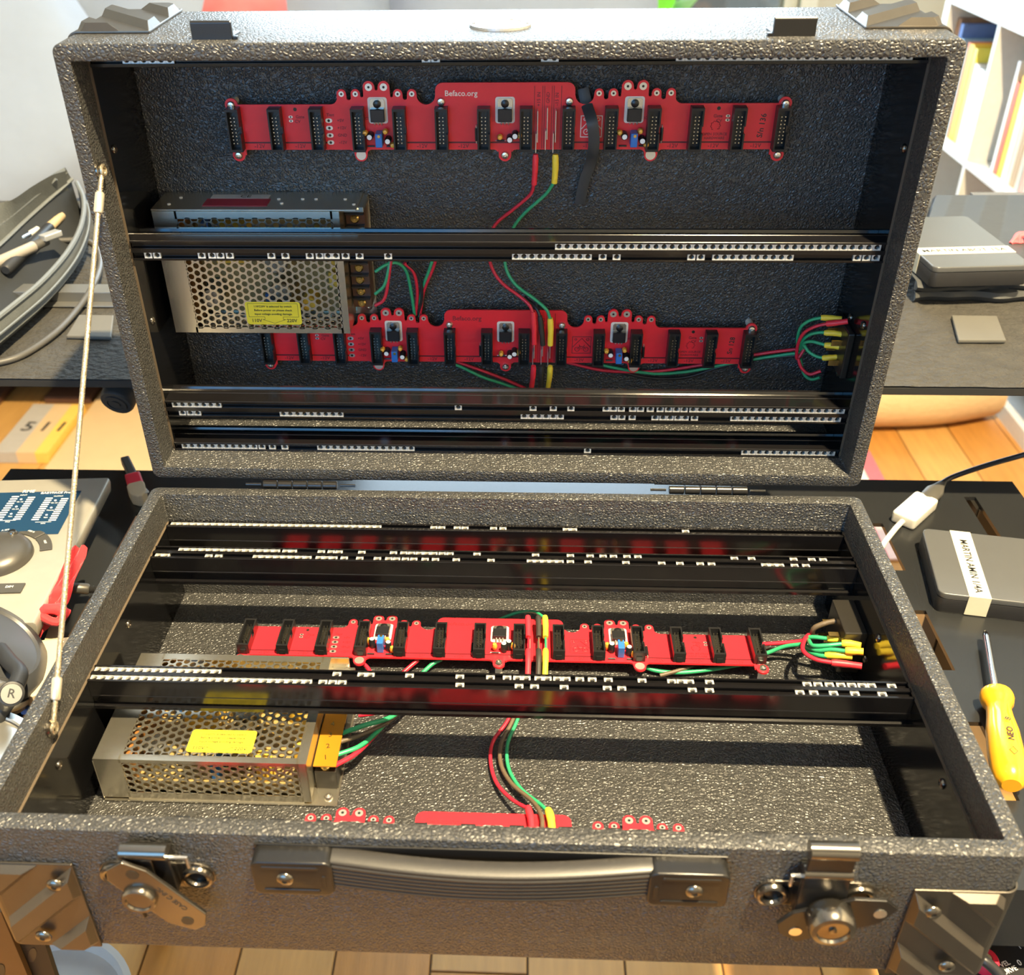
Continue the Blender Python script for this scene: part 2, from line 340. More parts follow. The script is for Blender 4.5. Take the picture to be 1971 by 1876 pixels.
# ------------------------------------------------------------------ sofa, cushions, plant
def cushion(name, M, w_, h_, d_c, mt, label, cat='cushion', group=None, parent=None, n=14):
    m = MB(); rows = []
    def pt(i, j, s):
        a = -1+2*i/n; b = -1+2*j/n
        k = max(0, (1-abs(a)**3.2)*(1-abs(b)**3.2))**.45
        pin = 1-.07*(abs(a)*abs(b))**2 - .05*(1-k)*0
        return (a*w_/2*pin, b*h_/2*pin, s*d_c/2*k)
    for s in (1, -1): m.loft([[pt(i, j, s) for i in range(n+1)] for j in range(n+1)])
    o = m.put(name, MAT[mt], parent, M, smooth=True)
    if parent is None: tag(o, label, cat, group)
    return o
so = empty('sofa', T(-.85, 2.1, FZ), 'large pale blue grey fabric sofa in the blurred background', 'sofa')
MB().box(-2.0, .35, 1.55, 2.55, FZ+.08, FZ+.34).put('sofa_base', MAT['sofa'], so, bev=.04, seg=3)
for a in (-1.42, -.22): cushion('seat_cushion', T(a, 1.98, FZ+.42) @ RX(2), 1.15, .95, .3, 'sofa', '', parent=so)
for a in (-1.5, -.75, .0): cushion('back_cushion', T(a, 2.42, FZ+.72) @ RX(78), .76, .62, .28, 'sofa', '', parent=so)
MB().box(-2.0, .35, 2.50, 2.68, FZ+.2, FZ+.86).put('backrest', MAT['sofa_dark'], so, bev=.04, seg=3)
for a in (-1.8, .15): MB().cyl(.025, FZ-.0, FZ+.08, 10).put('sofa_leg', MAT['stand_black'], so, T(a, 1.7, 0))
P = on(140, 80, 1, 1.9)
cushion('throw_pillow', Matrix.Translation(P) @ RZ(-18) @ RX(64) @ RZ(-14), .66, .56, .18, 'sofa', 'large pale blue grey pillow leaning on the sofa, nearest the case lid', 'pillow')
P = on(-40, 215, 1, 1.5)
cushion('throw_pillow', Matrix.Translation(P) @ RZ(14) @ RX(58) @ RZ(24), .60, .50, .18, 'sofa', 'pale blue grey pillow at the far left edge above the pouch', 'pillow')
P = on(450, 0, 1, 2.12)
cushion('throw_pillow', T(P.x, 2.12, -.26+.24) @ RZ(6) @ RX(74), .26, .48, .12, 'red_pattern', 'red patterned pillow on the sofa behind the case lid', 'pillow')
pl = empty('potted_plant', T(.46, 3.05, FZ), 'leafy bright green potted plant before the window behind the lid', 'plant')
MB().lathe([(.10, 0), (.14, .28), (.15, .28), (.15, .31), (.13, .31), (.12, .26), (0, .26)], 24, T(.46, 3.05, FZ)).put('pot', MAT['terracotta'], pl, smooth=True)
lm = MB().loft([[(-.001, 0, 0), (.001, 0, 0)], [(-.035, .05, .012), (.035, .05, .012)], [(-.045, .10, .016), (.045, .10, .016)], [(-.028, .15, .008), (.028, .15, .008)], [(-.001, .2, -.01), (.001, .2, -.01)]]).mesh('leaf', MAT['leaf'], solid=.001)
rl = random.Random(11)
for i in range(34):
    a = rl.uniform(0, 360); zz = rl.uniform(.34, .84); q = T(.46, 3.05, FZ+zz) @ RZ(a) @ T(0, .01+rl.uniform(0, .13), 0) @ RX(rl.uniform(-20, 55)) @ RY(rl.uniform(-25, 25))
    link('leaf', lm, q, pl)
    if i < 6: MB().tube([(.46, 3.05, FZ+.26), tuple((T(.46, 3.05, FZ+zz) @ RZ(a) @ Vector((0, .05, 0))))], .004, 6).put('stem', MAT['leaf'], pl)
# ------------------------------------------------------------------ bookshelf and books
BX0, BX1 = 1.2, 1.58
bs = empty('bookshelf', T(1.39, 1.7, FZ), 'white cube bookshelf along the right wall filled with books', 'bookshelf')
ys = [1.035, 1.407, 1.78, 2.152, 2.525]; zs_ = [-.69, -.352, -.015]
MB().box(BX0, BX1, ys[0]-.02, ys[-1]+.02, -.015, .03).put('top_board', MAT['white_paint'], bs, bev=.001, seg=1)
MB().box(BX0, BX1, ys[0]-.02, ys[-1]+.02, FZ, FZ+.04).put('bottom_board', MAT['white_paint'], bs)
for yy in (ys[0], ys[-1]): MB().box(BX0, BX1, yy-.02, yy+.02, FZ+.04, -.015).put('side_panel', MAT['white_paint'], bs, bev=.001, seg=1)
for yy in ys[1:-1]: MB().box(BX0, BX1, yy-.008, yy+.008, FZ+.04, -.015).put('divider', MAT['white_paint'], bs)
for z_ in zs_[:2]:
    for a, b in zip(ys[:-1], ys[1:]): MB().box(BX0, BX1, a+.008, b-.008, z_-.016, z_).put('shelf_board', MAT['white_paint'], bs)
MB().box(BX1, BX1+.01, ys[0]-.02, ys[-1]+.02, FZ, .03).put('back_panel', MAT['wall_cream'], bs)
def book(y, z, t, h, d, mt, label, tilt=0, group='books on the white shelves'):
    M = T(BX0+.03, y, z) @ RX(tilt)
    e = empty('book', M, label, 'book', group)
    m = MB(); m.box(0, .002, 0, t, 0, h); m.box(.002, d, 0, .002, 0, h); m.box(.002, d, t-.002, t, 0, h); m.put('cover', MAT[mt], e, M)
    MB().box(.002, d-.004, .002, t-.002, .003, h-.003).put('page_block', MAT['page'], e, M)
zb = -.3515
B = [(2.478,.026,.30,'pattern_brown','brown patterned tall book in the upper left bookshelf cube'),(2.452,.02,.29,'book4','dark blue tall book beside the brown patterned book'),
 (2.425,.022,.255,'book11','light blue slim book between the dark blue and the grey books'),(2.396,.024,.24,'book2','grey green book left of the red orange book in the upper left cube'),
 (2.372,.018,.255,'book0','red orange book beside the yellow book in the upper left cube'),(2.344,.025,.255,'book1','yellow book beside the red orange book in the upper left cube'),
 (2.318,.022,.25,'book6','olive yellow book right of the yellow book in the upper left cube'),(2.280,.034,.215,'book3','greyish pink book in the upper left cube'),(2.245,.03,.21,'book5','white book near the divider in the upper left cube'),
 (2.205,.036,.20,'book9','pale grey book against the divider in the upper left cube'),
 (2.045,.014,.27,'book5','thin white book at the left of the second cube'),(2.018,.02,.225,'book7','dark red book beside the thin white book in the second cube'),(1.992,.022,.245,'book1','yellow book beside the dark red book in the second cube'),
 (1.962,.026,.25,'book9','pale beige book right of the yellow book in the second cube'),(1.935,.022,.25,'page','cream book in the middle of the second cube'),(1.908,.024,.24,'book8','brown book right of the cream book in the second cube'),
 (1.880,.024,.25,'page','ivory book right of the brown book in the second cube'),(1.85,.026,.235,'book12','salmon book near the right end of the second cube'),(1.82,.024,.25,'book3','dusty pink book at the right end of the second cube'),
 (1.72,.03,.25,'book11','light blue book in the third cube, left of all'),(1.68,.03,.23,'book5','white book in the third cube'),(1.645,.028,.24,'book0','red orange book in the third cube'),(1.60,.034,.25,'book10','black book in the third cube')]
for y, t, h, mt, lb in B: book(y, zb, t, h, .2, mt, lb, tilt=0 if y < 2.2 else -3*0)
cushion('throw_pillow', T(1.45, 2.0, -.60), .1, .26, .15, 'rug_red', 'small red and white box shaped pillow in the lower cube', 'pillow')
# ------------------------------------------------------------------ things on the floor
o = MB().box(-1.10, -.42, 1.15, 1.745, FZ+.001, FZ+.012).put('cardboard_sheet', MAT['cardboard'], bev=.002, seg=1); tag(o, 'large beige cardboard sheet lying flat on the floor at the left', 'cardboard')
o = MB().box(-1.235, -1.112, 1.615, 1.90, FZ+.001, FZ+.02).put('box_lid', MAT['brown_card'], bev=.002, seg=1); tag(o, 'dark brown flat box on the floor beside the beige cardboard', 'box')
o = MB().box(-1.62, -1.35, 1.60, 1.95, FZ+.001, FZ+.02).put('box_lid', MAT['brown_card'], bev=.002, seg=1); tag(o, 'dark brown flat box at the far left edge of the floor', 'box')
e = empty('printed_box', T(-1.17, 1.44, FZ), 'flat box with grey, beige and yellow stripes printed 511', 'box')
m = MB(); m.mi = 0; m.box(-1.235, -1.180, 1.325, 1.56, FZ+.001, FZ+.03); m.mi = 1; m.box(-1.180, -1.135, 1.325, 1.56, FZ+.001, FZ+.03); m.mi = 2; m.box(-1.135, -1.103, 1.325, 1.56, FZ+.001, FZ+.03)
m.put('box_body', [MAT['print_grey'], MAT['cardboard'], MAT['print_yellow']], e)
for ch, px in (('5', -1.2), ('1', -1.158), ('1', -1.118)): link('lettering', text_mesh(ch, .062, MAT['black_ink']), T(px, 1.445, FZ+.0302) @ RZ(-4), e)
m = MB(); m.tube(catmull([(.60, 1.56, FZ+.072), (.85, 1.555, FZ+.072), (1.02, 1.57, FZ+.072), (1.165, 1.615, FZ+.072)], 8), .07, 18)
o = m.put('rolled_rug', MAT['beige_cloth'], smooth=True); tag(o, 'rolled beige ribbed rug lying on the wooden floor at right', 'rug')
e = empty('rug', T(.55, 1.3, FZ), 'red and pale pink striped rug corner on the floor right of the case', 'rug')
MB().box(.1, .80, 1.0, 1.40, FZ+.001, FZ+.006).put('rug_field', MAT['rug_pale'], e); MB().box(.80, .835, 1.0, 1.42, FZ+.001, FZ+.007).put('rug_border', MAT['rug_red'], e); MB().box(.74, .76, 1.0, 1.40, FZ+.006, FZ+.0075).put('rug_stripe', MAT['rug_red'], e)
# ------------------------------------------------------------------ the case
W, D, TT, BOT, FLR = .5543, .324, .0104, -.104, -.100
CRI = CR.transposed()
def proj(P):
    q = CRI @ (Vector(P)-CAM_LOC); return (CX+FPX*q.x/-q.z, CY-FPX*q.y/-q.z)
case = empty('synthesizer_case', T(0, -.162, DZ), 'open black leatherette modular synthesizer case with empty rails and raised lid', 'case')
def shell(name, y0, y1, M, label):
    yc, h = (y0+y1)/2, y1-y0; m = MB(); rings = []
    def ring(i, z, inner=False):
        if inner: q = rrect(W-2*TT+2*i, h-2*TT+2*i, .0014, 5, 0, yc)
        else: q = rrect(W-2*i, h-2*i, .006-i*.8, 5, 0, yc)
        return [(a, b, z) for a, b in q]
    rings = [ring(.0022, BOT), ring(.0006, BOT+.0008), ring(0, BOT+.0025), ring(0, -.05), ring(0, -.0014), ring(.0004, -.0004), ring(.0014, 0), ring(.0009, 0, True), ring(.0002, -.0003, True), ring(0, -.001, True), ring(0, FLR, True)]
    m.loft(rings, closed=True); n = len(rings[0])
    m.f.append(list(range(n-1, -1, -1))); m.m.append(0); b = n*(len(rings)-1); m.f.append(list(range(b, b+n))); m.m.append(0)
    o = m.put(name, MAT['leatherette'], case, M, smooth=True, fix=True); o['label'] = label; return o
shell('base_shell', -D, 0, I4, 'black leatherette base box with deep inner walls')
shell('lid_shell', 0, D, LID, 'black leatherette raised lid box')
for a in (-.24, .24):
    for b in (-.30, -.03):
        if b < -.26: continue
        MB().cyl(.009, DZ, BOT, 16, T(a, b, 0)).put('rubber_foot', MAT['rubber'], case)
# liner plates
def liner(M, y0, y1, sgn):
    xa = sgn*(W/2-TT); m = MB(); m.mi = 0; m.box(min(xa, xa-sgn*.0016), max(xa, xa-sgn*.0016), y0, y1, FLR, -.0264)
    m.mi = 1; m.box(min(xa, xa-sgn*.0016), max(xa, xa-sgn*.0016), y0, y1, -.0264, -.0260)
    return m.put('liner_plate', [MAT['black_plate'], MAT['raw_wood_edge']], case, M)
hexm = MB().lathe([(.0032, 0), (.0032, .0006), (.0026, .0014), (.0012, .0018), (.0012, .0012), (0, .0012)], 14).mesh('screw', MAT['dark_chrome'], smooth=True)
for M, y0, y1, S in ((I4, -D+TT, -TT, ((-1, -.118, -.040), (-1, -.2466, -.0407), (1, -.2484, -.0352), (1, -.1193, -.038))), (LID, TT, D-TT, ((-1, .2496, -.0344), (-1, .1203, -.0356), (1, .2496, -.0344), (1, .1203, -.0356)))):
    for sg in (-1, 1):
        lp = liner(M, y0, y1, sg)
        for s_, yy, zz in S:
            if s_ == sg: link('screw', hexm, M @ T(sg*(W/2-TT-.0016), yy, zz) @ RY(-90*sg), lp)
# rails and sliding nuts
RXH = W/2-TT-.0018
def profile(w_):
    c = w_/2; s = .0022; q = .0030; e = w_
    return [(0, 0), (c-s, 0), (c-s, -.0008), (c-q, -.0008), (c-q, -.0030), (c+q, -.0030), (c+q, -.0008), (c+s, -.0008), (c+s, 0), (e-.0003, 0), (e, -.0003), (e, -.0128), (e+.0004, -.0132), (e+.0004, -.0142), (e-.0016, -.0150), (e-.0016, -.0218), (e+.0004, -.0226), (e+.0004, -.0252), (e-.001, -.0260), (0, -.0260)]
def rail(M, ya, w_, sgn, label):
    m = MB(); pr = [(ya+sgn*a, b) for a, b in profile(w_)]
    n = len(pr); vs = [(-RXH, a, b) for a, b in pr]+[(RXH, a, b) for a, b in pr]
    m.add(vs, [(i, (i+1) % n, n+(i+1) % n, n+i) for i in range(n)]+[tuple(range(n-1, -1, -1)), tuple(range(n, 2*n))])
    o = m.put('rail', MAT['rail_black'], case, M @ T(0, 0, -.0245)); o['label'] = label; return o
nm = MB(); k = 8; a0 = math.pi/8
ih = [(.0019*math.cos(a0+2*math.pi*i/k), 0.0019*math.sin(a0+2*math.pi*i/k)) for i in range(k)]
oq = [(.0027, .0011), (.0011, .0027), (-.0011, .0027), (-.0027, .0011), (-.0027, -.0011), (-.0011, -.0027), (.0011, -.0027), (.0027, -.0011)]
nm.loft([[(a, b, 0) for a, b in ih], [(a, b, 0) for a, b in oq], [(a, b, -.0018) for a, b in oq], [(a, b, -.0018) for a, b in ih], [(a, b, 0) for a, b in ih]], closed=True)
NUT = nm.mesh('nut', MAT['nut_steel'])
sq = MB(); oq2 = [(.00272, .0024), (.0024, .00272), (-.0024, .00272), (-.00272, .0024), (-.00272, -.0024), (-.0024, -.00272), (.0024, -.00272), (.00272, -.0024)]
sq.loft([[(a, b, 0) for a, b in ih], [(a, b, 0) for a, b in oq2], [(a, b, -.0018) for a, b in oq2], [(a, b, -.0018) for a, b in ih], [(a, b, 0) for a, b in ih]], closed=True)
NUT = sq.mesh('nut', MAT['nut_steel'])
def row_x(M, y, u):
    x = 0.0
    for _ in range(6):
        a = proj(M @ Vector((x, y, -.0255)))[0]; b = proj(M @ Vector((x+.001, y, -.0255)))[0]; x += (u-a)/((b-a)/.001)
    return x
def nuts(R, M, y, spec):
    xs = []
    for s in spec:
        if isinstance(s, tuple):
            a, b = row_x(M, y, s[0]), row_x(M, y, s[1])
            while a <= b: xs.append(a); a += .00562
        else: xs.append(row_x(M, y, s))
    xs.sort(); last = -9
    for x in xs:
        x = max(x, last+.00555); last = x
        if abs(x) < RXH-.003: link('nut', NUT, M @ T(x, y, -.0255), R)
HW = .00745
r0 = rail(I4, -.0105, .0090, -1, 'black rail along the back wall of the base')
nuts(r0, I4, -.0150, [(335, 732), 835, 850, 880, 895, 950, 968, 1090, 1104, 1320])
ra = rail(I4, -.0522, HW, 1, 'black rail, rear half of the pair nearest the hinge'); rb = rail(I4, -.0522, HW, -1, 'black rail, front half of the pair nearest the hinge')
nuts(ra, I4, -.0522+HW/2, [(350, 545), 550, 563, 618, 637, 652, 696, 757, 777, 792, 807, 821, 835, 851, 866, 918, 1031, 1098, 1136, 1161, 1181, 1207, 1228, 1414, 1447, 1528, 1563, 1585])
nuts(rb, I4, -.0522-HW/2, [305, 318, 401, 420, (493, 600), 614, 627, 641, 662, 692, 726, 748, 763, 780, 796, 818, 838, 878, 945, 1021, 1035, 1049, 1063, 1078, 1098, 1132, 1205, 1274, 1309, 1348, 1370, 1473, 1488, 1502, 1530, 1552])
rc = rail(I4, -.1830, HW, 1, 'black rail, rear half of the pair in the middle of the base'); rd = rail(I4, -.1830, HW, -1, 'black rail, front half of the pair in the middle of the base')
nuts(rc, I4, -.1830+HW/2, [(190, 420), 648, 696, 712, 788, 885, 944, 976, 996, 1013, 1037, 1053, 1073, 1090, 1116, 1140, 1171, 1236, 1293, 1311, 1327, 1366, 1554, 1575, 1597, 1619, 1640, 1660, 1678, 1717])
nuts(rd, I4, -.1830-HW/2, [(182, 600), 621, 640, 658, 885, 999, 1029, 1086, 1169, 1197, 1333, 1366, 1540, 1567, 1605, 1646, 1699])
rail(I4, -D+TT+.0002, .0090, 1, 'black rail along the front wall of the base')
r1 = rail(LID, .0106, .0075, 1, 'black rail along the lower wall of the lid')
nuts(r1, LID, .0106+.00375, [(343, 494), 504, 524, 548, (617, 798), 1131, (1434, 1612)])
r2 = rail(LID, .0492, HW, 1, 'black rail, upper half of the lower pair in the lid'); r3 = rail(LID, .0492, HW, -1, 'black rail, lower half of the lower pair in the lid')
nuts(r2, LID, .0492+HW/2, [(324, 421), 882, 1026, 1065, 1099, 1167, 1181, 1196, 1218, 1233, 1252, 1271, 1287, 1302, 1317, (1334, 1630)])
nuts(r3, LID, .0492-HW/2, [351, 366, 380, (545, 660), (1009, 1080), 1182, 1197, 1217, 1261, 1276, 1290, 1305, 1319, 1337, (1413, 1628)])
r4 = rail(LID, .1806, HW, 1, 'black rail, upper half of the upper pair in the lid'); r5 = rail(LID, .1806, HW, -1, 'black rail, lower half of the upper pair in the lid')
nuts(r4, LID, .1806+HW/2, [(1076, 1703)])
nuts(r5, LID, .1806-HW/2, [285, 302, 388, 408, 424, 442, 522, 549, 596, 615, 631, 646, 665, 692, 747, (993, 1140), 1160, 1187, 1331, 1349, (1379, 1528), 1650, 1668, 1686])
r6 = rail(LID, D-TT-.0002, .0088, -1, 'black rail along the top wall of the lid')
nuts(r6, LID, D-TT-.0046, [(243, 330), 820, 838, 1050, 1060, (1310, 1756)])
# hinges
for xa, xb in ((-.1892, -.1296), (.1309, .1919)):
    h = MB().box(xa-.0115, xb+.0115, -.0002, .0006, -.030, -.0012).put('hinge', MAT['black_hw'], case)
    L_ = (xb-xa)/5
    for i in range(5):
        MB().lathe([(0, xa+L_*i+.0003), (.0028, xa+L_*i+.0003), (.0034, xa+L_*i+.0008), (.0034, xa+L_*(i+1)-.0008), (.0028, xa+L_*(i+1)-.0003), (0, xa+L_*(i+1)-.0003)], 16, RY(90)).put('knuckle', MAT['black_hw'], h, T(0, .0046, .0006), smooth=True)
    MB().box(xa-.0115, xb+.0115, -.0008, .0, -.026, -.001).put('lid_leaf', MAT['black_hw'], h, LID)
    for sx in (xa-.008, xb+.008): MB().tube([(sx-.006, .0048, .0004), (sx+.006, .0048, .0004)], .0011, 8).put('pin_end', MAT['black_hw'], h)
# stay rope
A = LID @ Vector((-.2645, .2444, -.0050)); Bp = Vector((-.2645, -.2411, -.014))
pts = [A.lerp(Bp, i/24)+Vector((-.0006, -.002, -.004))*math.sin(math.pi*i/24) for i in range(25)]
rope = MB().tube(pts, .00165, 10).put('stay_rope', MAT['rope_steel'], case, smooth=True); rope['label'] = 'twisted steel wire rope holding the lid open'
for s0 in (0, 1):                                            # strands wound round the rope
    m = MB(); q = []
    for i in range(700):
        t = i/699; c = A.lerp(Bp, t)+Vector((-.0006, -.002, -.004))*math.sin(math.pi*t); a = t*2*math.pi*95+s0*math.pi
        q.append(c+Vector((math.cos(a), math.sin(a)*.75, math.sin(a)*.66))*.00135)
    m.tube(q, .00062, 5).put('strand', MAT['rope_steel'], rope, smooth=True)
dv = (Bp-A).normalized()
for c0, c1 in ((A+dv*.0155, A+dv*.030), (Bp-dv*.030, Bp-dv*.0165)): MB().tube([c0, c0.lerp(c1, .08), c0.lerp(c1, .92), c1], [.0024, .0031, .0031, .0024], 14).put('ferrule', MAT['ferrule'], rope, smooth=True)
for P in (A, Bp):
    MB().lathe([(.0052, 0), (.0052, .0008), (.0035, .0022), (0, .0026)], 18).put('anchor_screw', MAT['dark_chrome'], rope, Matrix.Translation(P+Vector((-.0022, 0, 0))) @ RY(90), smooth=True)
    lp = [P+Vector((.001, .0034*math.cos(a), .0034*math.sin(a))) for a in [2*math.pi*i/12 for i in range(13)]]; MB().tube(lp, .0011, 6).put('rope_loop', MAT['rope_steel'], rope, smooth=True)
# corner protectors
def clip(poly, x0, x1, y0, y1):
    for ax, lim, sg in ((0, x0, 1), (0, x1, -1), (1, y0, 1), (1, y1, -1)):
        out = []
        for i in range(len(poly)):
            a, b = poly[i-1], poly[i]; da, db = sg*(a[ax]-lim), sg*(b[ax]-lim)
            if (da < 0) != (db < 0): t = da/(da-db); out.append((a[0]+t*(b[0]-a[0]), a[1]+t*(b[1]-a[1])))
            if db >= 0: out.append(b)
        poly = out
        if not poly: return []
    return poly
def ridges(m, x0, x1, y0, y1, sgn, M, h=.0045, pitch=.031):
    s = math.sqrt(.5); cx, cy = (x0+x1)/2, (y0+y1)/2
    for k in range(-2, 3):
        def strip(hw, L=.12):
            c = (cx - sgn*s*0 + k*pitch*s*(-sgn), cy + k*pitch*s); d = (s*sgn, s); n = (-s*sgn, s)
            return [(c[0]+d[0]*a*L+n[0]*b*hw, c[1]+d[1]*a*L+n[1]*b*hw) for a, b in ((-1,-1),(1,-1),(1,1),(-1,1))]
        lo = clip(strip(.0088), x0, x1, y0, y1); hi = clip(strip(.0050), x0+.0022, x1-.0022, y0+.0022, y1-.0022)
        if len(lo) >= 3 and len(hi) >= 3:
            n = 24
            def resample(p):
                c = (sum(a for a, _ in p)/len(p), sum(b for _, b in p)/len(p)); per = [math.dist(p[i], p[(i+1) % len(p)]) for i in range(len(p))]
                out = []
                for i, q in enumerate(p):
                    out.append(q)
                return out
            if len(lo) == len(hi): m.loft([[(a, b, 0) for a, b in lo], [(a, b, h) for a, b in hi]], M, closed=True); m.add([(a, b, h) for a, b in hi], [tuple(range(len(hi)))], M)
            else: m.prism(lo, 0, h, M)
def corner(parent, M, sgn, zt, zb_):
    # M local: x outward corner at sgn*W/2, front plane y=0 facing -y, z up; plate between zt and zb_
    xi = sgn*.2237; xo = sgn*(W/2+.0016)
    pts = []
    r = .008; c = (sgn*(W/2+.0016-r), -.0016+r)
    for i in range(7):
        a = math.radians(-90+15*i); pts.append((c[0]+sgn*r*math.cos(a), c[1]+r*math.sin(a)))
    outer = [(xi, -.0016)]+pts+[(xo, .05)]
    inner = [(sgn*(W/2+.0001), .05), (sgn*(W/2+.0001), .006), (sgn*(W/2-.0015), .0018), (sgn*(W/2-.006), -.0001), (xi, -.0001)]
    m = MB(); m.prism(outer+inner, zb_, zt, M)
    o = m.put('corner_protector', MAT['corner_metal'], parent, smooth=False, bev=.0006, seg=2)
    m = MB(); F = M @ Matrix(((1,0,0,0),(0,0,-1,-.0016),(0,1,0,0),(0,0,0,1)))
    xa, xb = sorted((xi+sgn*.0008, sgn*(W/2-.0055))); ridges(m, xa, xb, zb_+.0012, zt-.0012, -sgn, F)
    m.put('ridge', MAT['corner_metal'], o, bev=.0003, seg=1)
    return o
scr = MB().lathe([(.0048, -.0002), (.0048, .0004), (.0040, .0014), (.0015, .0020), (.0015, .0012), (0, .0012)], 18).mesh('screw', MAT['dark_chrome'], smooth=True)
FRT = T(0, -D, 0)
for sg in (-1, 1):
    o = corner(case, FRT, sg, -.0275, -.1035)
    for a, b in ((.2348, -.0413), (.2535, -.0895)): link('screw', scr, FRT @ T(sg*a, -.0046, b) @ RX(90), o)
LTOP = LID @ Matrix(((1,0,0,0),(0,-1,0,D),(0,0,-1,0),(0,0,0,1))) @ I4
LTOP = LID @ Matrix(((1,0,0,0),(0,-1,0,D),(0,0,1,0),(0,0,0,1)))
for sg in (-1, 1): corner(case, LTOP, sg, -.0285, -.1035)
# rear face strips of lid corners are hidden; front latch catches and badge on the lid top
for xa, xb in ((-.1910, -.1655), (.1635, .1890)):
    pf = [(-.0092, -.0004), (-.0092, .0098), (-.0100, .0108), (-.0116, .0108), (-.0124, .0098), (-.0124, .0022), (-.030, .0012), (-.030, -.0004)]
    m = MB(); n = len(pf); m.add([(xa, D+b, a) for a, b in pf]+[(xb, D+b, a) for a, b in pf], [(i, (i+1) % n, n+(i+1) % n, n+i) for i in range(n)]+[tuple(range(n)), tuple(range(2*n-1, n-1, -1))])
    sgx = 1 if xa < 0 else -1; xe = xb if sgx > 0 else xa
    m.box(min(xe, xe+sgx*.003), max(xe, xe+sgx*.003), D, D+.002, -.013, -.009)
    o = m.put('lid_catch', MAT['black_hw'], case, LID, bev=.0005); o['label'] = 'small black metal catch lip on the lid edge'
m = MB(); el = [(-.0015+.0198*math.cos(2*math.pi*i/48)*(1-.0*i), -.047+.0175*math.sin(2*math.pi*i/48)) for i in range(48)]
m.prism(el, 0, .0016, LID @ Matrix(((1,0,0,0),(0,0,1,D-.0001),(0,-1,0,-.094),(0,0,0,1))))
bd = m.put('badge', MAT['badge'], case); bd['label'] = 'oval silver name plate on the lid'
F = LID @ Matrix(((1,0,0,-.0015),(0,0,1,D+.0016),(0,-1,0,-.047),(0,0,0,1)))
m = MB()
for a, b, c, d in ((-.006, .006, .0042, .0045), (-.006, .006, -.0045, -.0042), (-.006, -.0057, -.0045, .0045), (.0057, .006, -.0045, .0045), (-.0018, .0057, .0008, .0011), (-.0018, -.0015, -.0020, .0020)): m.box(a, b, c, d, 0, .0002, F)
r_ = [(.0145*math.cos(2*math.pi*i/40), .0125*math.sin(2*math.pi*i/40), .0001) for i in range(41)]; m.tube(r_, .00022, 5, F)
m.put('engraving', MAT['pen_grey'], bd)
for sx in (-.0172, .0172): MB().cyl(.0012, -.0001, .0004, 12, F @ T(sx, 0, 0)).put('rivet', MAT['dark_chrome'], bd)
# handle
hd = MB().box(-.1215, .1250, -D-.0012, -D, -.0335, -.0055).put('handle', MAT['black_hw'], case, bev=.0005)
rows = []; ribs = [(-.0005, -.0070), (-.0085, -.0070), (-.0100, -.0082)]
for k_ in range(6): z0 = -.0096-k_*.0029; ribs += [(-.0100, z0), (-.0108, z0-.0006), (-.0108, z0-.0018), (-.0100, z0-.0023)]
ribs += [(-.0092, -.0278), (-.0005, -.0282)]
for i in range(33):
    t = i/32; x = -.080+.166*t; sag = math.sin(math.pi*t); rows.append([(x, -D+a-.0042*sag+.0004, b-.0032*sag) for a, b in ribs])
m = MB(); m.loft(rows, closed=True); m.put('grip', MAT['grip'], hd, smooth=True)
for xa, xb in ((-.1215, -.0790), (.0840, .1250)):
    m = MB(); m.prism(rrect(xb-xa, .0268, .0045, 4, (xa+xb)/2, -.0195), 0, .0118, Matrix(((1,0,0,0),(0,0,-1,-D),(0,1,0,0),(0,0,0,1))))
    c_ = m.put('end_cap', MAT['black_hw'], hd, smooth=True, bev=.0011, seg=3)
    q = MB(); cx_ = (xa+xb)/2; FB = Matrix(((1,0,0,cx_),(0,0,-1,-D-.0116),(0,1,0,-.0195),(0,0,0,1)))
    for a in (-.0092, .0092): q.prism(rrect(.030, .0022, .001, 3, -.001 if xa < 0 else .001, a), 0, .0007, FB)
    q.prism(rrect(.0022, .011, .001, 3, .0165 if xa < 0 else -.0165, -.002), 0, .0007, FB); q.put('pressed_rib', MAT['black_hw'], c_, bev=.0002, seg=1)
    link('screw', scr, T(cx_-.004 if xa < 0 else cx_+.003, -D-.0117, -.0195) @ RX(90), c_)
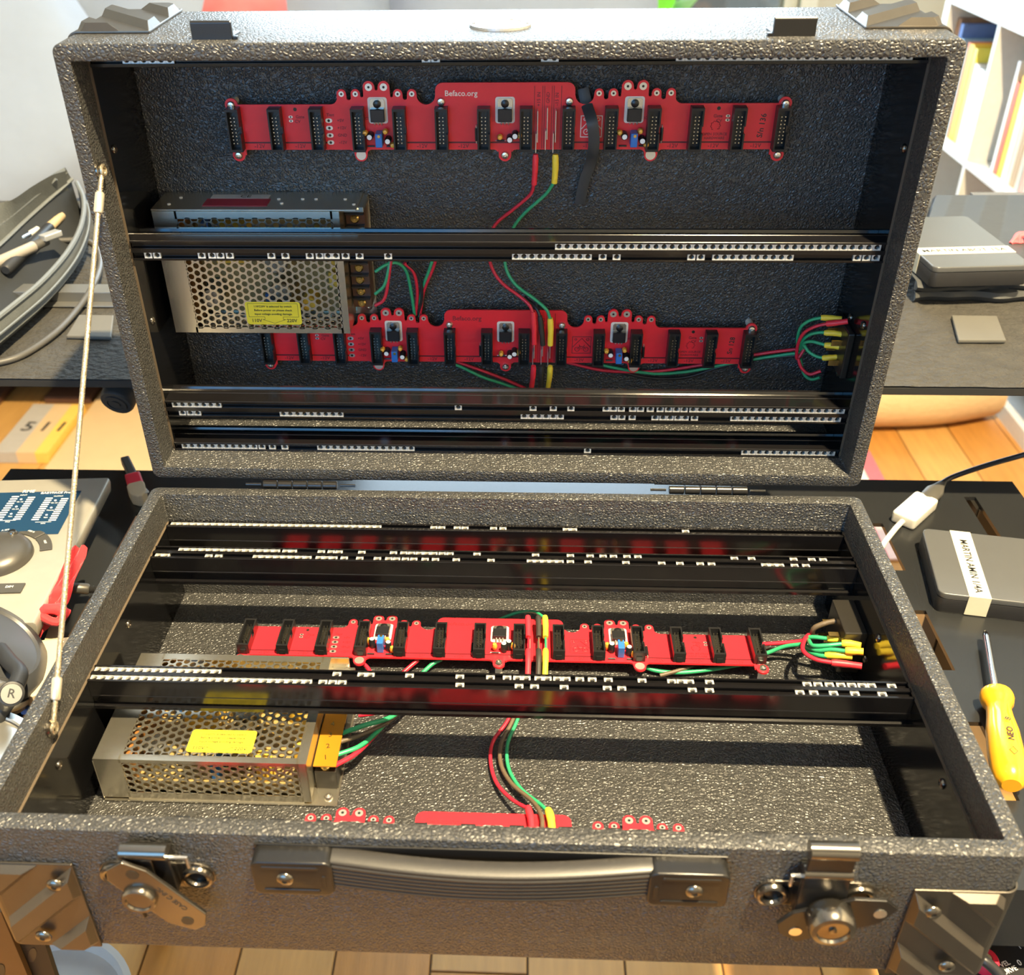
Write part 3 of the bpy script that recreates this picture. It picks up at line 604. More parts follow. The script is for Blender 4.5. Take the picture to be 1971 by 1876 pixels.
# rotary latches
def stadium(L_, h, n=8): return [(sx*(L_/2-h/2)+h/2*math.cos(math.radians(a)), h/2*math.sin(math.radians(a))) for sx, a0 in ((1, -90), (-1, 90)) for a in [a0+180*i/n for i in range(n+1)]]
FY = lambda x, z, o=0: Matrix(((1,0,0,x),(0,0,-1,-D-o),(0,1,0,z),(0,0,0,1)))     # local xy on the front wall, z outward
def latch(cx_, zc, left):
    L = MB().prism(stadium(.064, .020), 0, .0014, FY(cx_, zc)).put('latch', MAT['dark_chrome'], case, bev=.0004); L['label'] = 'rotary latch with its key plate turned aslant' if left else 'rotary latch with its arm raised over the rim'
    for s in (-1, 1):
        ring = [(.0068*math.cos(2*math.pi*i/24)+s*.0225, .0066*math.sin(2*math.pi*i/24), .0026) for i in range(25)]
        MB().tube(ring, .0019, 8, FY(cx_, zc)).put('eyelet', MAT['dark_chrome'], L, smooth=True)
        MB().cyl(.0042, .0013, .0019, 16, FY(cx_+s*.0225, zc)).put('eyelet_rivet', MAT['black_hw'], L)
    MB().prism(rrect(.0245, .034, .001, 2, 0, .010), .001, .008, FY(cx_, zc)).put('latch_body', MAT['black_hw'], L, bev=.0006)
    MB().tube([(cx_-.0122, -D-.0075, zc+.0275), (cx_+.0122, -D-.0075, zc+.0275)], .0042, 14).put('hinge_bar', MAT['dark_chrome'], L, smooth=True)
    MB().tube([(cx_+.012, -D-.007, zc+.023), (cx_+.0215, -D-.007, zc+.023), (cx_+.0215, -D-.007, zc+.015)] if left else [(cx_-.012, -D-.007, zc+.023), (cx_-.0165, -D-.007, zc+.023), (cx_-.0165, -D-.007, zc+.015)], .0011, 8).put('spring', MAT['screw_steel'], L, smooth=True)
    if left:
        K = FY(cx_+.0032, zc-.0005, .0125) @ RZ(-54)
        pl_ = [(-.030, -.006), (-.024, -.0115), (.020, -.0115), (.033, -.004), (.033, .004), (.026, .0115), (-.018, .0115), (-.030, .006)]
        k = MB().prism(pl_, 0, .0022, K).put('key_plate', MAT['dark_chrome'], L, bev=.0005)
        for a, b in ((-.020, .0035), (.0245, -.001)): MB().cyl(.0034, .0021, .0025, 16, K @ T(a, b, 0)).put('key_hole', MAT['terminal_black'], k)
        m = MB(); m.lathe([(.0095, .0022), (.0095, .0042), (.0085, .0054), (.0070, .0054), (.0064, .0044), (0, .0044)], 28, K @ T(-.004, -.008, 0)); kk = m.put('key_boss', MAT['dark_chrome'], k, smooth=True)
        link('lettering', text_mesh('CASE C INC', .0042, MAT['black_ink']), K @ T(.006, .006, .0023) @ RZ(180), k)
        MB().tube([(cx_-.0125, -D-.012, zc+.018), (cx_-.0075, -D-.012, zc-.022)], .0012, 8).put('side_rod', MAT['black_hw'], L, smooth=True)
        MB().prism([(-.0125, -.016), (.004, -.02), (.004, .024), (-.0125, .024)], .0085, .0105, FY(cx_, zc)).put('arm', MAT['dark_chrome'], L, bev=.0004)
    else:
        MB().prism([(-.0125, 0), (.0125, 0), (.0115, .047), (-.0115, .047)], .008, .0102, FY(cx_, zc-.003)).put('arm', MAT['black_hw'], L, bev=.0006)
        MB().tube([(cx_-.0118, -D-.0078, zc+.0445), (cx_+.0118, -D-.0078, zc+.0445)], .0048, 16).put('hook', MAT['dark_chrome'], L, smooth=True)
        K = FY(cx_+.009, zc-.004, .0105) @ RZ(22)
        k = MB().prism([(-.031, -.003), (-.024, -.0135), (.020, -.0115), (.031, -.003), (.027, .006), (.012, .0125), (-.020, .0115), (-.030, .005)], 0, .0022, K).put('key_plate', MAT['black_hw'], L, bev=.0005)
        for a, b in ((-.0225, -.004), (.0215, -.003)): MB().cyl(.0034, .0021, .0026, 16, K @ T(a, b, 0)).put('key_hole', MAT['screw_steel'], k)
        MB().lathe([(.0110, .002), (.0122, .004), (.0122, .012), (.0108, .0142), (.0085, .0146), (.0078, .0132), (.002, .0128), (.0018, .0138), (0, .014)], 32, K @ T(-.003, .0075, 0)).put('key_boss', MAT['dark_chrome'], k, smooth=True)
latch(-.1778, -.0335, True); latch(.1735, -.0335, False)
# power inlet frames on the right liner
def inlet(M, y, z, dp=.016):
    xr = W/2-TT-.0016
    o = MB().box(xr-dp, xr, y-.019, y+.019, z-.019, z+.019).put('power_inlet', MAT['terminal_black'], case, M, bev=.001); o['label'] = 'black moulded mains inlet on the right wall'
    for a, b in ((-.010, .010), (-.003, -.002), (.006, .008), (.009, -.008)): MB().box(xr-dp-.008, xr-dp, y+a-.0022, y+a+.0022, z+b-.0005, z+b+.0005).put('lug', MAT['brass'], o, M)
    for a in (-.024, .024): link('screw', hexm, M @ T(xr, y+a, z) @ RY(-90), o)
inlet(I4, -.083, -.069); inlet(LID, .088, -.066, .005)
# ------------------------------------------------------------------ bus boards
mm_ = .001
TABS = [(-115.8, 42.9, 3.3), (-105.8, 42.9, 3.3), (-96.1, 47.5, 4.1), (-85.5, 47.5, 4.1), (-75.8, 42.8, 3.3), (-65.8, 42.8, 3.3)]
def ytop(x):
    x = -abs(x)
    if x > -49.2:
        if x < -43.8: return 44.8+math.sqrt(max(0, 5.4**2-(x+43.8)**2))
        return 50.3
    for cx_, cy_, r in TABS:
        if abs(x-cx_) <= r: return cy_+math.sqrt(r*r-(x-cx_)**2)
    V = [38.7, 40.6, 45.3, 40.6, 38.8]
    for i in range(5):
        a = TABS[i][0]+TABS[i][2]; b = TABS[i+1][0]-TABS[i+1][2]
        if a < x < b: r = (b-a)/2; return V[i]+r-math.sqrt(max(0, r*r-(x-(a+b)/2)**2))
    if -119.1-5 < x <= -119.1: return 40.8-math.sqrt(max(0, 25-(x+124.1)**2))
    if x < -124: return 35.8
    c, r = -55.9, 6.7; return 42.2-math.sqrt(max(0, r*r-(x-c)**2))
def ybot(x):
    y = 3.9
    for cx_ in (-105, 0, 105):
        d = abs(x-cx_)
        if d <= 4.6: return min(y, -math.sqrt(max(0, 21.2-d*d)) if d < 4.55 else y)
        if d < 8.2: return min(y, 3.9-math.sqrt(max(0, 3.6**2-(8.2-d)**2))*0 - 3.4*(1-math.sin(math.acos(min(1, (8.2-d)/3.6)))))
    return y
def pcb_mesh():
    xs = set()
    x = -191.0
    while x <= 191: xs.add(round(x, 2)); x += 1.0
    for cx_, cy_, r in TABS:
        for s in (-1, 1):
            for k in range(-8, 9): xs.add(round(s*(cx_+r*math.sin(k*math.pi/16)), 3))
            for dd in (.25, .8, 1.4): xs.add(round(s*(cx_+r+dd), 3)); xs.add(round(s*(cx_-r-dd), 3))
    for k in range(13): a = k*math.pi/24; xs |= {round(s*(43.8+5.4*math.sin(a)), 3) for s in (-1, 1)}
    xs |= {s*49.21 for s in (-1, 1)}
    for c in (-105, 0, 105):
        for k in range(-8, 9): xs.add(round(c+4.55*math.sin(k*math.pi/16), 3))
    xs = sorted(xs); m = MB(); n = len(xs)
    rows = [[(x*mm_, ybot(x)*mm_, z) for x in xs] for z in (0, -.0016)]; tops = [[(x*mm_, ytop(x)*mm_, z) for x in xs] for z in (0, -.0016)]
    m.loft([rows[0], tops[0], tops[1], rows[1], rows[0]])
    m.add([rows[0][0], tops[0][0], tops[1][0], rows[1][0]], [(0, 1, 2, 3)]); m.add([rows[0][-1], tops[0][-1], tops[1][-1], rows[1][-1]], [(3, 2, 1, 0)])
    for sx in (-1, 1):
        for ex, ey in ((195.6, 35.6), (195.3, 0)):
            m.cyl(.0046, -.00155, -.00002, 20, T(sx*ex*mm_, ey*mm_, 0)); m.box(*sorted((sx*.1895, sx*ex*mm_)), *sorted((ey*mm_, (ey-4.2 if ey > 5 else ey+4.2)*mm_)), -.00155, -.00002)
    return m.mesh('circuit_board', MAT['pcb_red'], fix=False)
CONX = [s*v for s in (-1, 1) for v in (15, 45, 75, 104.7, 134.5, 164, 194)]
def header_mesh():
    m = MB(); w_, l_, h_, t_ = .0090, .0300, .0090, .0011
    m.box(-w_/2, w_/2, -l_/2, l_/2, .0001, .0022)
    m.box(-w_/2, -w_/2+t_, -l_/2, l_/2, .0022, h_); m.box(-w_/2+t_, w_/2-t_, l_/2-t_*1.6, l_/2, .0022, h_); m.box(-w_/2+t_, w_/2-t_, -l_/2, -l_/2+t_*1.6, .0022, h_)
    m.box(w_/2-t_, w_/2, -l_/2, -.0026, .0022, h_); m.box(w_/2-t_, w_/2, .0026, l_/2, .0022, h_); m.box(w_/2-t_, w_/2, -.0026, .0026, .0022, .0045)
    m.box(-.0022, .0022, -l_/2-.0006, -l_/2, .001, .005)
    return m.mesh('header', MAT['header_black'])
def pins_mesh():
    m = MB()
    for i in range(8):
        for s in (-1, 1): m.box(s*.00127-.00034, s*.00127+.00034, (i-3.5)*.00254-.00034, (i-3.5)*.00254+.00034, .0022, .0082)
    return m.mesh('pins', MAT['pin_steel'])
BM = dict(pcb=pcb_mesh(), hd=header_mesh(), pin=pins_mesh(),
  screw=MB().lathe([(.0030, 0), (.0030, .0008), (.0022, .0019), (.0009, .0022), (.0007, .0013), (0, .0013)], 16).mesh('screw', MAT['screw_steel'], smooth=True),
  post=MB().cyl(.0028, -.0130, -.0016, 12).mesh('standoff', MAT['standoff'], smooth=True),
  pad_s=MB().lathe([(.0008, .0001), (.0019, .0001), (.0019, -.0001)], 16).hole(.0008).mesh('solder_pad', [MAT['solder'], MAT['terminal_black']]), pad_b=MB().lathe([(.0009, .0001), (.0026, .0001), (.0026, -.0001)], 18).hole(.0009).mesh('solder_pad', [MAT['solder'], MAT['terminal_black']]),
  hole=MB().cyl(.0013, -.0002, .00012, 14).mesh('drill_hole', MAT['terminal_black']), ring=MB().lathe([(.0019, .0002), (.0036, .0002), (.0036, -.0001)], 20).mesh('ring_pad', MAT['solder']),
  trim=MB().box(-.0024, .0024, -.0048, .0048, .0002, .0100).mesh('trimmer', MAT['trim_blue'], bev=.0003, seg=1), tscr=MB().cyl(.0011, .01, .0106, 10).mesh('trimmer_screw', MAT['brass']),
  ecap=MB().lathe([(.0024, .0002), (.0024, .0074), (.0019, .0080), (0, .0080)], 14).mesh('electrolytic_capacitor', MAT['cap_black'], smooth=True), ectop=MB().cyl(.0018, .0080, .0083, 12).mesh('capacitor_top', MAT['white_ink']),
  tant=MB().lathe([(.0006, .0002), (.0017, .0018), (.0021, .0042), (.0014, .0064), (0, .0068)], 12).mesh('tantalum_capacitor', MAT['cap_yellow'], smooth=True),
  res=MB().tube([(-.0045, 0, .0012), (.0045, 0, .0012)], .0011, 8).mesh('diode', MAT['cap_black'], smooth=True), lead=MB().tube([(-.0065, 0, .0002), (-.0062, 0, .0012), (.0062, 0, .0012), (.0065, 0, .0002)], .0004, 6).mesh('lead', MAT['solder']),
  rbody=MB().box(-.0050, .0050, -.0090, 0, .0012, .0050).mesh('regulator', MAT['cap_black'], bev=.0004, seg=1), rtab=MB().prism([(-.0052, -.0090), (.0052, -.0090), (.0052, .0052), (.004, .0064), (-.004, .0064), (-.0052, .0052)], .0006, .0017).mesh('tab', MAT['tab_steel']),
  rpad=MB().prism(rrect(.0138, .0182, .0018, 3, 0, -.0018), .0001, .0004).mesh('heat_pad', MAT['pale_ink']), rscr=MB().lathe([(.0028, .0017), (.0028, .0026), (.0014, .0034), (0, .0034)], 16).mesh('tab_screw', MAT['header_black'], smooth=True),
  rleg=MB().tube([(0, -.009, .003), (0, -.0105, .0026), (0, -.0118, .0004)], .00055, 6).mesh('lead', MAT['solder']), pad_t=MB().prism(stadium(.0050, .0030), 0, .00012).hole(.0010).mesh('test_pad', [MAT['solder'], MAT['terminal_black']]), blade=MB().box(-.0003, .0003, -.011, .011, .0002, .0058).mesh('spade_tab', MAT['solder'], bev=.0001, seg=1))
NEG = [(-179, 6.4), (-149, 6.4), (-60, 6.4), (-30, 6.4), (60, 6.4), (120, 6.4), (149, 6.4), (179, 6.4)]
LETS = ([('-12V', .0040, x, y, 0) for x, y in NEG]+[('+5V', .0030, -118, 24.6, 0), ('+12V', .0030, -117.5, 19.4, 0), ('GND', .0030, -117.5, 14.2, 0), ('-12V', .0030, -117.5, 9.1, 0), ('Test', .0030, -125, 28.6, 0), ('Gate', .0032, -147, 27.2, 0), ('CV', .0032, -149, 24.0, 0),
   ('Gate', .0032, 150, 27.2, 0), ('CV', .0032, 151, 24.0, 0), ('OPEN SOURCE', .0026, 149, 14.6, 0), ('HARDWARE', .0026, 149, 11.8, 0), ('+15 IN', .0034, 23.8, 39, 90), ('GND', .0034, 30.3, 40, 90), ('-15 IN', .0034, 36.6, 39, 90), ('IC3', .0026, -99, 26, 0), ('IC1', .0026, 100, 26, 0)])
def gear(m, cx_, cy_, r):
    q = []
    for i in range(33):
        a = math.radians(-60+300*i/32); k = 1.25 if (i//2) % 2 else 1.0; q.append((cx_+r*k*math.cos(a), cy_+r*k*math.sin(a), .0002))
    m.tube(q, .00016, 4)
GR = MB(); gear(GR, .149, .0205, .0028); BM['gear'] = GR.mesh('gear_mark', MAT['ink'], fix=False)
TRS = [MB().box(a*mm_, b*mm_, .0085, .0096, -.0001, .0001).mesh('trace', MAT['pcb_trace']) for a, b in ((-190, -168), (-160, -139), (-131, -128), (-70.5, -49.5), (-40.5, -19.5), (-10.5, 10.5), (49.5, 70.5), (109.5, 130), (139, 159.5), (168.5, 189.5))]
TRS += [MB().box(x*mm_-.00018, x*mm_+.00018, .0045, .0480, -.0001, .0001).mesh('trace', MAT['pcb_trace']) for x in (20.7, 26.4, 27.8, 33.0, 34.4, 39.6)]
def logo_mesh(mt):
    m = MB(); z = .00016; x0, x1, y0, y1 = .0537, .0692, .0125, .0278; w_ = .0003
    for a, b, c, d in ((x0, x1, y1-2*w_, y1), (x0, x1, y0, y0+2*w_), (x0, x0+2*w_, y0, y1), (x1-2*w_, x1, y0, y1)): m.box(a, b, c, d, 0, z)
    P3 = lambda q: [(a, b, .0001) for a, b in q]
    m.tube(P3([(.0545, .0185), (.0615, .0262), (.0685, .0185)]), .00035, 5)
    for cx_, cy_, r in ((.0662, .0252, .0011), (.0567, .0252, .0008), (.0580, .0164, .0019), (.0650, .0164, .0019)): m.tube(P3([(cx_+r*math.cos(2*math.pi*i/16), cy_+r*math.sin(2*math.pi*i/16)) for i in range(17)]), .0003, 5)
    m.tube(P3([(.0580, .0164), (.0600, .0190), (.0632, .0186), (.0650, .0164)]), .0003, 5); m.tube(P3([(.0600, .0190), (.0612, .0164), (.0632, .0186), (.0638, .0202)]), .0003, 5); m.tube(P3([(.0595, .0205), (.0605, .0188)]), .0003, 5)
    return m.mesh('logo', mt)
LOGO = {k: logo_mesh(MAT[k]) for k in ('pale_ink', 'ink')}
def board(M, label, serial, pale):
    e = empty('bus_board', M, label, 'circuit board', 'red power bus boards in the case')
    p_ = link('circuit_board', BM['pcb'], M, e)
    link('gear_mark', BM['gear'], M, p_)
    for t_ in TRS: link('trace', t_, M, p_)
    for body, s_, x, y, r_ in LETS: link('lettering', text_mesh(body, s_, MAT['ink']), M @ T(x*mm_, y*mm_, .00012) @ RZ(r_), p_)
    link('logo', LOGO['pale_ink' if pale else 'ink'], M, p_)
    link('lettering', text_mesh('Befaco.org', .0054, MAT['pale_ink' if pale else 'ink']), M @ T(-.031, .0430, .0001), p_)
    if serial: link('lettering', text_mesh(serial, .0056, MAT['black_ink']), M @ T(.1815, .0205, .0001) @ RZ(86), p_)
    for x in CONX:
        h = link('header', BM['hd'], M @ T(x*mm_, .0197, 0), e); tag(link('pins', BM['pin'], M @ T(x*mm_, .0197, 0), h), kind='stuff')
    for sx in (-1, 1):
        for cx_, cy_, r in TABS: link('solder_pad', BM['pad_b' if r > 4 else 'pad_s'], M @ T(sx*cx_*mm_, cy_*mm_, 0), p_)
        link('ring_pad', BM['ring'], M @ T(sx*.105, 0, 0), p_); link('drill_hole', BM['hole'], M @ T(sx*.105, 0, 0) @ Matrix.Scale(1.4, 4), p_); link('drill_hole', BM['hole'], M @ T(sx*.150, .0325, 0), p_)
    for x, y in ((0, 0), (-195.3, 0), (195.3, 0), (-195.6, 35.6), (195.6, 35.6), (-45.2, 37.6), (45.2, 37.6)):
        link('screw', BM['screw'], M @ T(x*mm_, y*mm_, 0), e); link('standoff', BM['post'], M @ T(x*mm_, y*mm_, 0), e)
    for y in (24.6, 19.4, 14.2, 9.1): link('test_pad', BM['pad_t'], M @ T(-.1265, y*mm_, 0), p_)
    for x in (-153.8, 157):
        for y in (27.2, 24.4): link('test_pad', BM['pad_t'], M @ T(x*mm_, y*mm_, 0) @ Matrix.Scale(.6, 4), p_)
    for x in (-90.6, 0, 91):
        r_ = link('regulator', BM['rbody'], M @ T(x*mm_, .0335, 0), e); Q = M @ T(x*mm_, .0335, 0)
        link('heat_pad', BM['rpad'], Q, r_); link('tab', BM['rtab'], Q, r_); link('tab_screw', BM['rscr'], Q @ T(0, .003, 0), r_)
        for d in (-.0025, 0, .0025): link('lead', BM['rleg'], Q @ T(d, 0, 0), r_)
        if x:
            t_ = link('trimmer', BM['trim'], M @ T(x*mm_+.0005, .0130, 0), e); link('trimmer_screw', BM['tscr'], M @ T(x*mm_+.0008, .0162, 0), t_)
            for a, b in ((-.0062, .0150), (.0066, .0120)): c = link('electrolytic_capacitor', BM['ecap'], M @ T(x*mm_+a, b, 0), e); link('capacitor_top', BM['ectop'], M @ T(x*mm_+a, b, 0), c)
            for a, b in ((-.0095, .0170), (.0050, .0180), (.0098, .0085)): link('tantalum_capacitor', BM['tant'], M @ T(x*mm_+a, b, 0), e)
            for a in (-.0065, .0075): d = link('diode', BM['res'], M @ T(x*mm_+a, .0066, 0) @ Matrix.Scale(.6, 4), e)
        else:
            for a, b in ((.0035, .0130), (.0072, .0155)): c = link('electrolytic_capacitor', BM['ecap'], M @ T(a, b, 0), e); link('capacitor_top', BM['ectop'], M @ T(a, b, 0), c)
            for a, b in ((-.0035, .0140), (.0102, .0150)): link('tantalum_capacitor', BM['tant'], M @ T(a, b, 0), e)
            d = link('diode', BM['res'], M @ T(-.003, .0105, 0) @ Matrix.Scale(.6, 4), e); link('lead', BM['lead'], M @ T(-.003, .0105, 0) @ Matrix.Scale(.6, 4), d)
    for x in (-.0205, .1115): d = link('diode', BM['res'], M @ T(x, .0150, 0) @ RZ(90), e); link('lead', BM['lead'], M @ T(x, .0150, 0) @ RZ(90), d)
    for x, y in ((.0232, .0215), (.0300, .0235), (.0360, .0215)): link('spade_tab', BM['blade'], M @ T(x, y, 0), e)
    for x, y in ((.0222, .010), (.0290, .012), (.0345, .010)): link('spade_tab', BM['blade'], M @ T(x, y, 0) @ Matrix.Scale(.62, 4, (0, 1, 0)), e)
    return e
ML1 = LID @ T(.0007, .2293, -.087); ML2 = LID @ T(.0013, .0559, -.087); MB1 = T(.0008, -.1007, -.087); MB2 = T(.0011, -.2872, -.087)
board(ML1, 'red bus board at the top of the lid, serial number 136', 'S/n 136', True)
board(ML2, 'red bus board low in the lid, partly behind the power supply', 'Sn 128', False)
board(MB1, 'red bus board on the case floor between the two rail pairs', None, False)
board(MB2, 'red bus board at the front of the case floor, mostly hidden by the front wall', None, False)
# ------------------------------------------------------------------ power supplies
def perforated(m, nx_, ny_, M, x0, y0, x1, y1, p=.0058, r=.00225, gapx=.0, t=.0009):
    cp = p*math.sqrt(3)/2; R = p/math.sqrt(3)
    for i in range(nx_):
        for j in range(ny_):
            cx_ = x0+R*.5+cp*.5+i*cp; cy_ = y0+p*.5+j*p+(p/2 if i % 2 else 0)
            if cy_+p*.4 > y1+p*.3: continue
            hx = []
            for k in range(12):
                a = math.radians(30*k)
                if k % 2 == 0: q = (cx_+R*math.cos(a), cy_+R*math.sin(a))
                else: q = (cx_+R*math.cos(math.radians(30))*math.cos(a), cy_+R*math.cos(math.radians(30))*math.sin(a))
                hx.append((min(max(q[0], x0), x1), min(max(q[1], y0), y1)))
            ci = [(cx_+r*math.cos(math.radians(30*k)), cy_+r*math.sin(math.radians(30*k))) for k in range(12)]
            m.loft([[(a, b, 0) for a, b in hx], [(a, b, 0) for a, b in ci], [(a, b, -t) for a, b in ci]], M, closed=True)
PW, PH, PD, CW = .155, .098, .0395, .1385
def psu_cover():
    m = MB(); hx0, hx1, hy0, hy1 = .0165, .1335, .0035, .0935
    perforated(m, 23, 15, T(0, 0, PD), hx0, hy0, hx1, hy1)
    t = .0009
    m.box(0, hx0+.0016, 0, PH, PD-t, PD); m.box(hx1-.0016, CW, 0, PH, PD-t, PD); m.box(hx0, hx1, 0, hy0+.0012, PD-t, PD); m.box(hx0, hx1, hy1-.0012, PH, PD-t, PD)
    S = Matrix(((1,0,0,0),(0,0,-1,0),(0,1,0,0),(0,0,0,1)))       # xy -> xz plane facing -y
    perforated(m, 23, 5, S, hx0, .0068, hx1, .0372)
    m.box(0, hx0+.0016, 0, t, .003, PD-t); m.box(hx1-.0016, CW, 0, t, .003, PD-t); m.box(hx0, hx1, 0, t, .0016, .0080); m.box(hx0, hx1, 0, t, .0362, PD-t)
    m.box(CW-t, CW, 0, PH, .006, PD-t)
    return m.mesh('perforated_cover', MAT['psu_steel'], fix=False)
PC = psu_cover()
def chassis():
    m = MB(); m.box(0, PW, -.001, PH, 0, .0014); m.box(-.0008, PW-.004, PH, PH+.0014, 0, PD-.0008); m.box(-.0008, 0, 0, PH, .0014, PD-.002); m.box(CW, PW, PH-.004, PH, .0014, .030)
    return m.mesh('chassis', MAT['psu_steel'], bev=.0003, seg=1)
PCH = chassis()
def psu(M, label, bright):
    e = empty('power_supply', M, label, 'power supply', 'perforated steel power supplies in the case')
    ch = link('chassis', PCH, M, e); cv = link('perforated_cover', PC, M, e)
    MB().box(.003, .136, .004, .094, .006, .0075).put('inner_board', MAT['psu_pcb'], e, M)
    MB().box(.040, .064, .055, .080, .0076, .033).put('transformer', MAT['tape_yellow'], e, M, bev=.001)
    MB().box(.006, .020, .006, .09, .0076, .030).put('heatsink', MAT['copper_brown'], e, M)
    for a, b, r, h in ((.085, .030, .009, .032), (.085, .055, .009, .032), (.030, .025, .008, .030), (.115, .07, .006, .026), (.105, .018, .006, .026)): MB().lathe([(r, .0076), (r, h-.001), (r-.001, h), (0, h)], 18, T(a, b, 0)).put('capacitor', MAT['psu_dark'] if r > .007 else MAT['tape_yellow'], e, M, smooth=True)
    for a, b in ((.122, .030), (.124, .045), (.070, .012), (.028, .070)): MB().box(a, a+.006, b, b+.012, .0076, .020).put('component', MAT['tape_yellow'] if a > .1 else MAT['trim_blue'], e, M)
    # warning label
    LBM = M @ T(.080, .0170, PD)
    lb = MB().prism(rrect(.043, .0190, .0022, 4), .0001, .0004).put('warning_label', MAT['label_yellow'], cv, LBM)
    for body, s, x, y, al in (('110/220V is selected by switch', .0024, 0, .0058, 'CENTER'), ('Before power on please check', .0024, 0, .0026, 'CENTER'), ('input voltage avoiding damage.', .0024, 0, -.0006, 'CENTER'), ('110V', .0039, -.0138, -.0062, 'CENTER'), ('220V', .0039, .0138, -.0062, 'CENTER')):
        link('lettering', text_mesh(body, s, MAT['black_ink'], al, .00005), LBM @ T(x, y, .0005), lb)
    q = MB()
    for a, b in (((-.0195, .0082), (.0195, .0082)), ((-.0195, .0082), (-.0195, -.0030)), ((.0195, .0082), (.0195, -.0030)), ((-.0195, -.0030), (-.0072, -.0030)), ((.0195, -.0030), (.0072, -.0030)), ((-.0072, -.0030), (-.0072, -.0052)), ((.0072, -.0030), (.0072, -.0052)), ((-.0072, -.0052), (-.009, -.0052)), ((.0072, -.0052), (.009, -.0052)), ((-.009, -.0052), (0, -.0085)), ((.009, -.0052), (0, -.0085))):
        d = Vector((b[0]-a[0], b[1]-a[1], 0)); n_ = Vector((-d.y, d.x, 0)).normalized()*.00012
        q.prism([(a[0]+n_.x, a[1]+n_.y), (b[0]+n_.x, b[1]+n_.y), (b[0]-n_.x, b[1]-n_.y), (a[0]-n_.x, a[1]-n_.y)], .0004, .0005)
    q.put('printed_frame', MAT['black_ink'], lb, LBM)
    # rating label on the side wall
    SW = M @ Matrix(((1,0,0,.060),(0,0,1,PH+.0015),(0,-1,0,.020),(0,0,0,1)))
    rl_ = MB().box(-.024, .024, -.012, .003, 0, .0003).put('rating_label', MAT['label_red'], ch, SW); MB().box(-.022, .022, .0035, .012, 0, .0003).put('rating_label', MAT['label_grey'], ch, SW)
    link('lettering', text_mesh('CE', .007, MAT['black_ink']), SW @ T(.004, .0078, .0004), rl_)
    for a, b in ((.030, .003), (.034, -.006), (.048, .003), (.058, .003), (.08, .003), (.088, -.008), (-.045, .006), (-.05, -.008)): MB().cyl(.0013, 0, .0004, 10).put('side_hole', MAT['white_ink'], ch, SW @ T(a, b, 0))
    # terminal block
    tb = MB().box(CW+.0008, PW-.0012, .0125, .0925, .0014, .018).put('terminal_block', MAT['terminal_black' if bright else 'terminal_brown'], e, M, bev=.0005)
    for i in range(8):
        y = .0165+i*.0098; MB().lathe([(.0034, .018), (.0034, .0195), (.0024, .0206), (.0006, .0206), (.0006, .0198), (0, .0198)], 14, T(CW+.0076, y, 0)).put('terminal_screw', MAT['brass'], tb, M, smooth=True)
        MB().box(CW+.0012, PW-.0016, y+.0042, y+.0055, .018, .0228).put('terminal_wall', MAT['terminal_black'], tb, M)
    if bright:
        MB().box(CW+.0006, PW-.0006, .0118, .0500, .0232, .0244).put('terminal_cover', MAT['amber'], tb, M, bev=.0003, seg=1)
        MB().box(CW+.0006, PW-.0006, .0500, .0925, .0200, .0212).put('terminal_cover', MAT['amber'], tb, M @ T(0, 0, .002), bev=.0003, seg=1)
        for i, d in enumerate('1234'): link('lettering', text_mesh(d, .0055, MAT['brass']), M @ T(CW+.0078, .019+i*.0098, .0245) @ RZ(12), tb)
    link('screw', BM['screw'], M @ T(CW+.010, .0055, .0014), e); link('screw', BM['screw'], M @ T(CW+.011, PH-.002, .028) @ RX(-90), e)
    return e
psu(LID @ T(-.2582, .0985, -.0995), 'perforated steel power supply with yellow warning label in the lid', False)
psu(T(-.2570, -.2245, -.0995), 'perforated steel power supply with yellow warning label in the base', True)
# ------------------------------------------------------------------ wires
def L3(u, v, n): return LID @ lid(u, v, n)
def wire(name, pts, mt, label, sleeves=(), r=.0013, group='supply wires inside the case', cat='wire'):
    c = catmull(pts, 7); e = empty(name, Matrix.Translation(c[0]), label, cat, group)
    MB().tube(c, r, 10).put('insulation', MAT[mt], e, smooth=True)
    for q, sm, sr in sleeves:
        q = catmull(q, 4); k = len(q)
        MB().tube(q, [sr*(.82 if i in (0,) else 1.0 if i < k*.45 else .78 if i < k*.55 else .92) for i in range(k)], 10).put('sleeve', MAT[sm], e, smooth=True)
    return e
def LP(*q): return [L3(*p) for p in q]
def BP(*q): return [onz(*p) for p in q]
wire('wire', LP((1028,352,.084),(1020,375,.088),(985,405,.092),(955,430,.093),(943,458,.09),(941,492,.085),(950,522,.084),(968,546,.082),(1000,570,.080),(1018,586,.077),(1026,602,.076)), 'wire_red', 'red wire looping down the lid between the two bus boards', [(LP((1031,297,.083),(1030,325,.083),(1028,355,.084)), 'sleeve_red', .0022), (LP((1026,600,.076),(1028,630,.076),(1028,662,.077)), 'sleeve_red', .0022)])
wire('wire', LP((1067,350,.084),(1050,374,.088),(1015,405,.092),(993,430,.092),(980,458,.09),(972,492,.085),(976,522,.083),(995,550,.080),(1030,576,.078),(1052,596,.076),(1059,614,.075)), 'wire_green', 'green wire looping down the lid between the two bus boards', [(LP((1069,297,.083),(1069,325,.083),(1067,352,.084)), 'sleeve_yellow', .0024), (LP((1059,612,.075),(1060,635,.075),(1059,664,.076)), 'sleeve_yellow', .0024)])
wire('wire', LP((1010,572,.088),(1030,590,.080),(1039,610,.077),(1043,640,.077),(1045,665,.078)), 'wire_black', 'black wire between the red and green leads on the lower lid board', [(LP((1039,608,.077),(1043,640,.077),(1045,664,.078)), 'sleeve_black', .0022)])
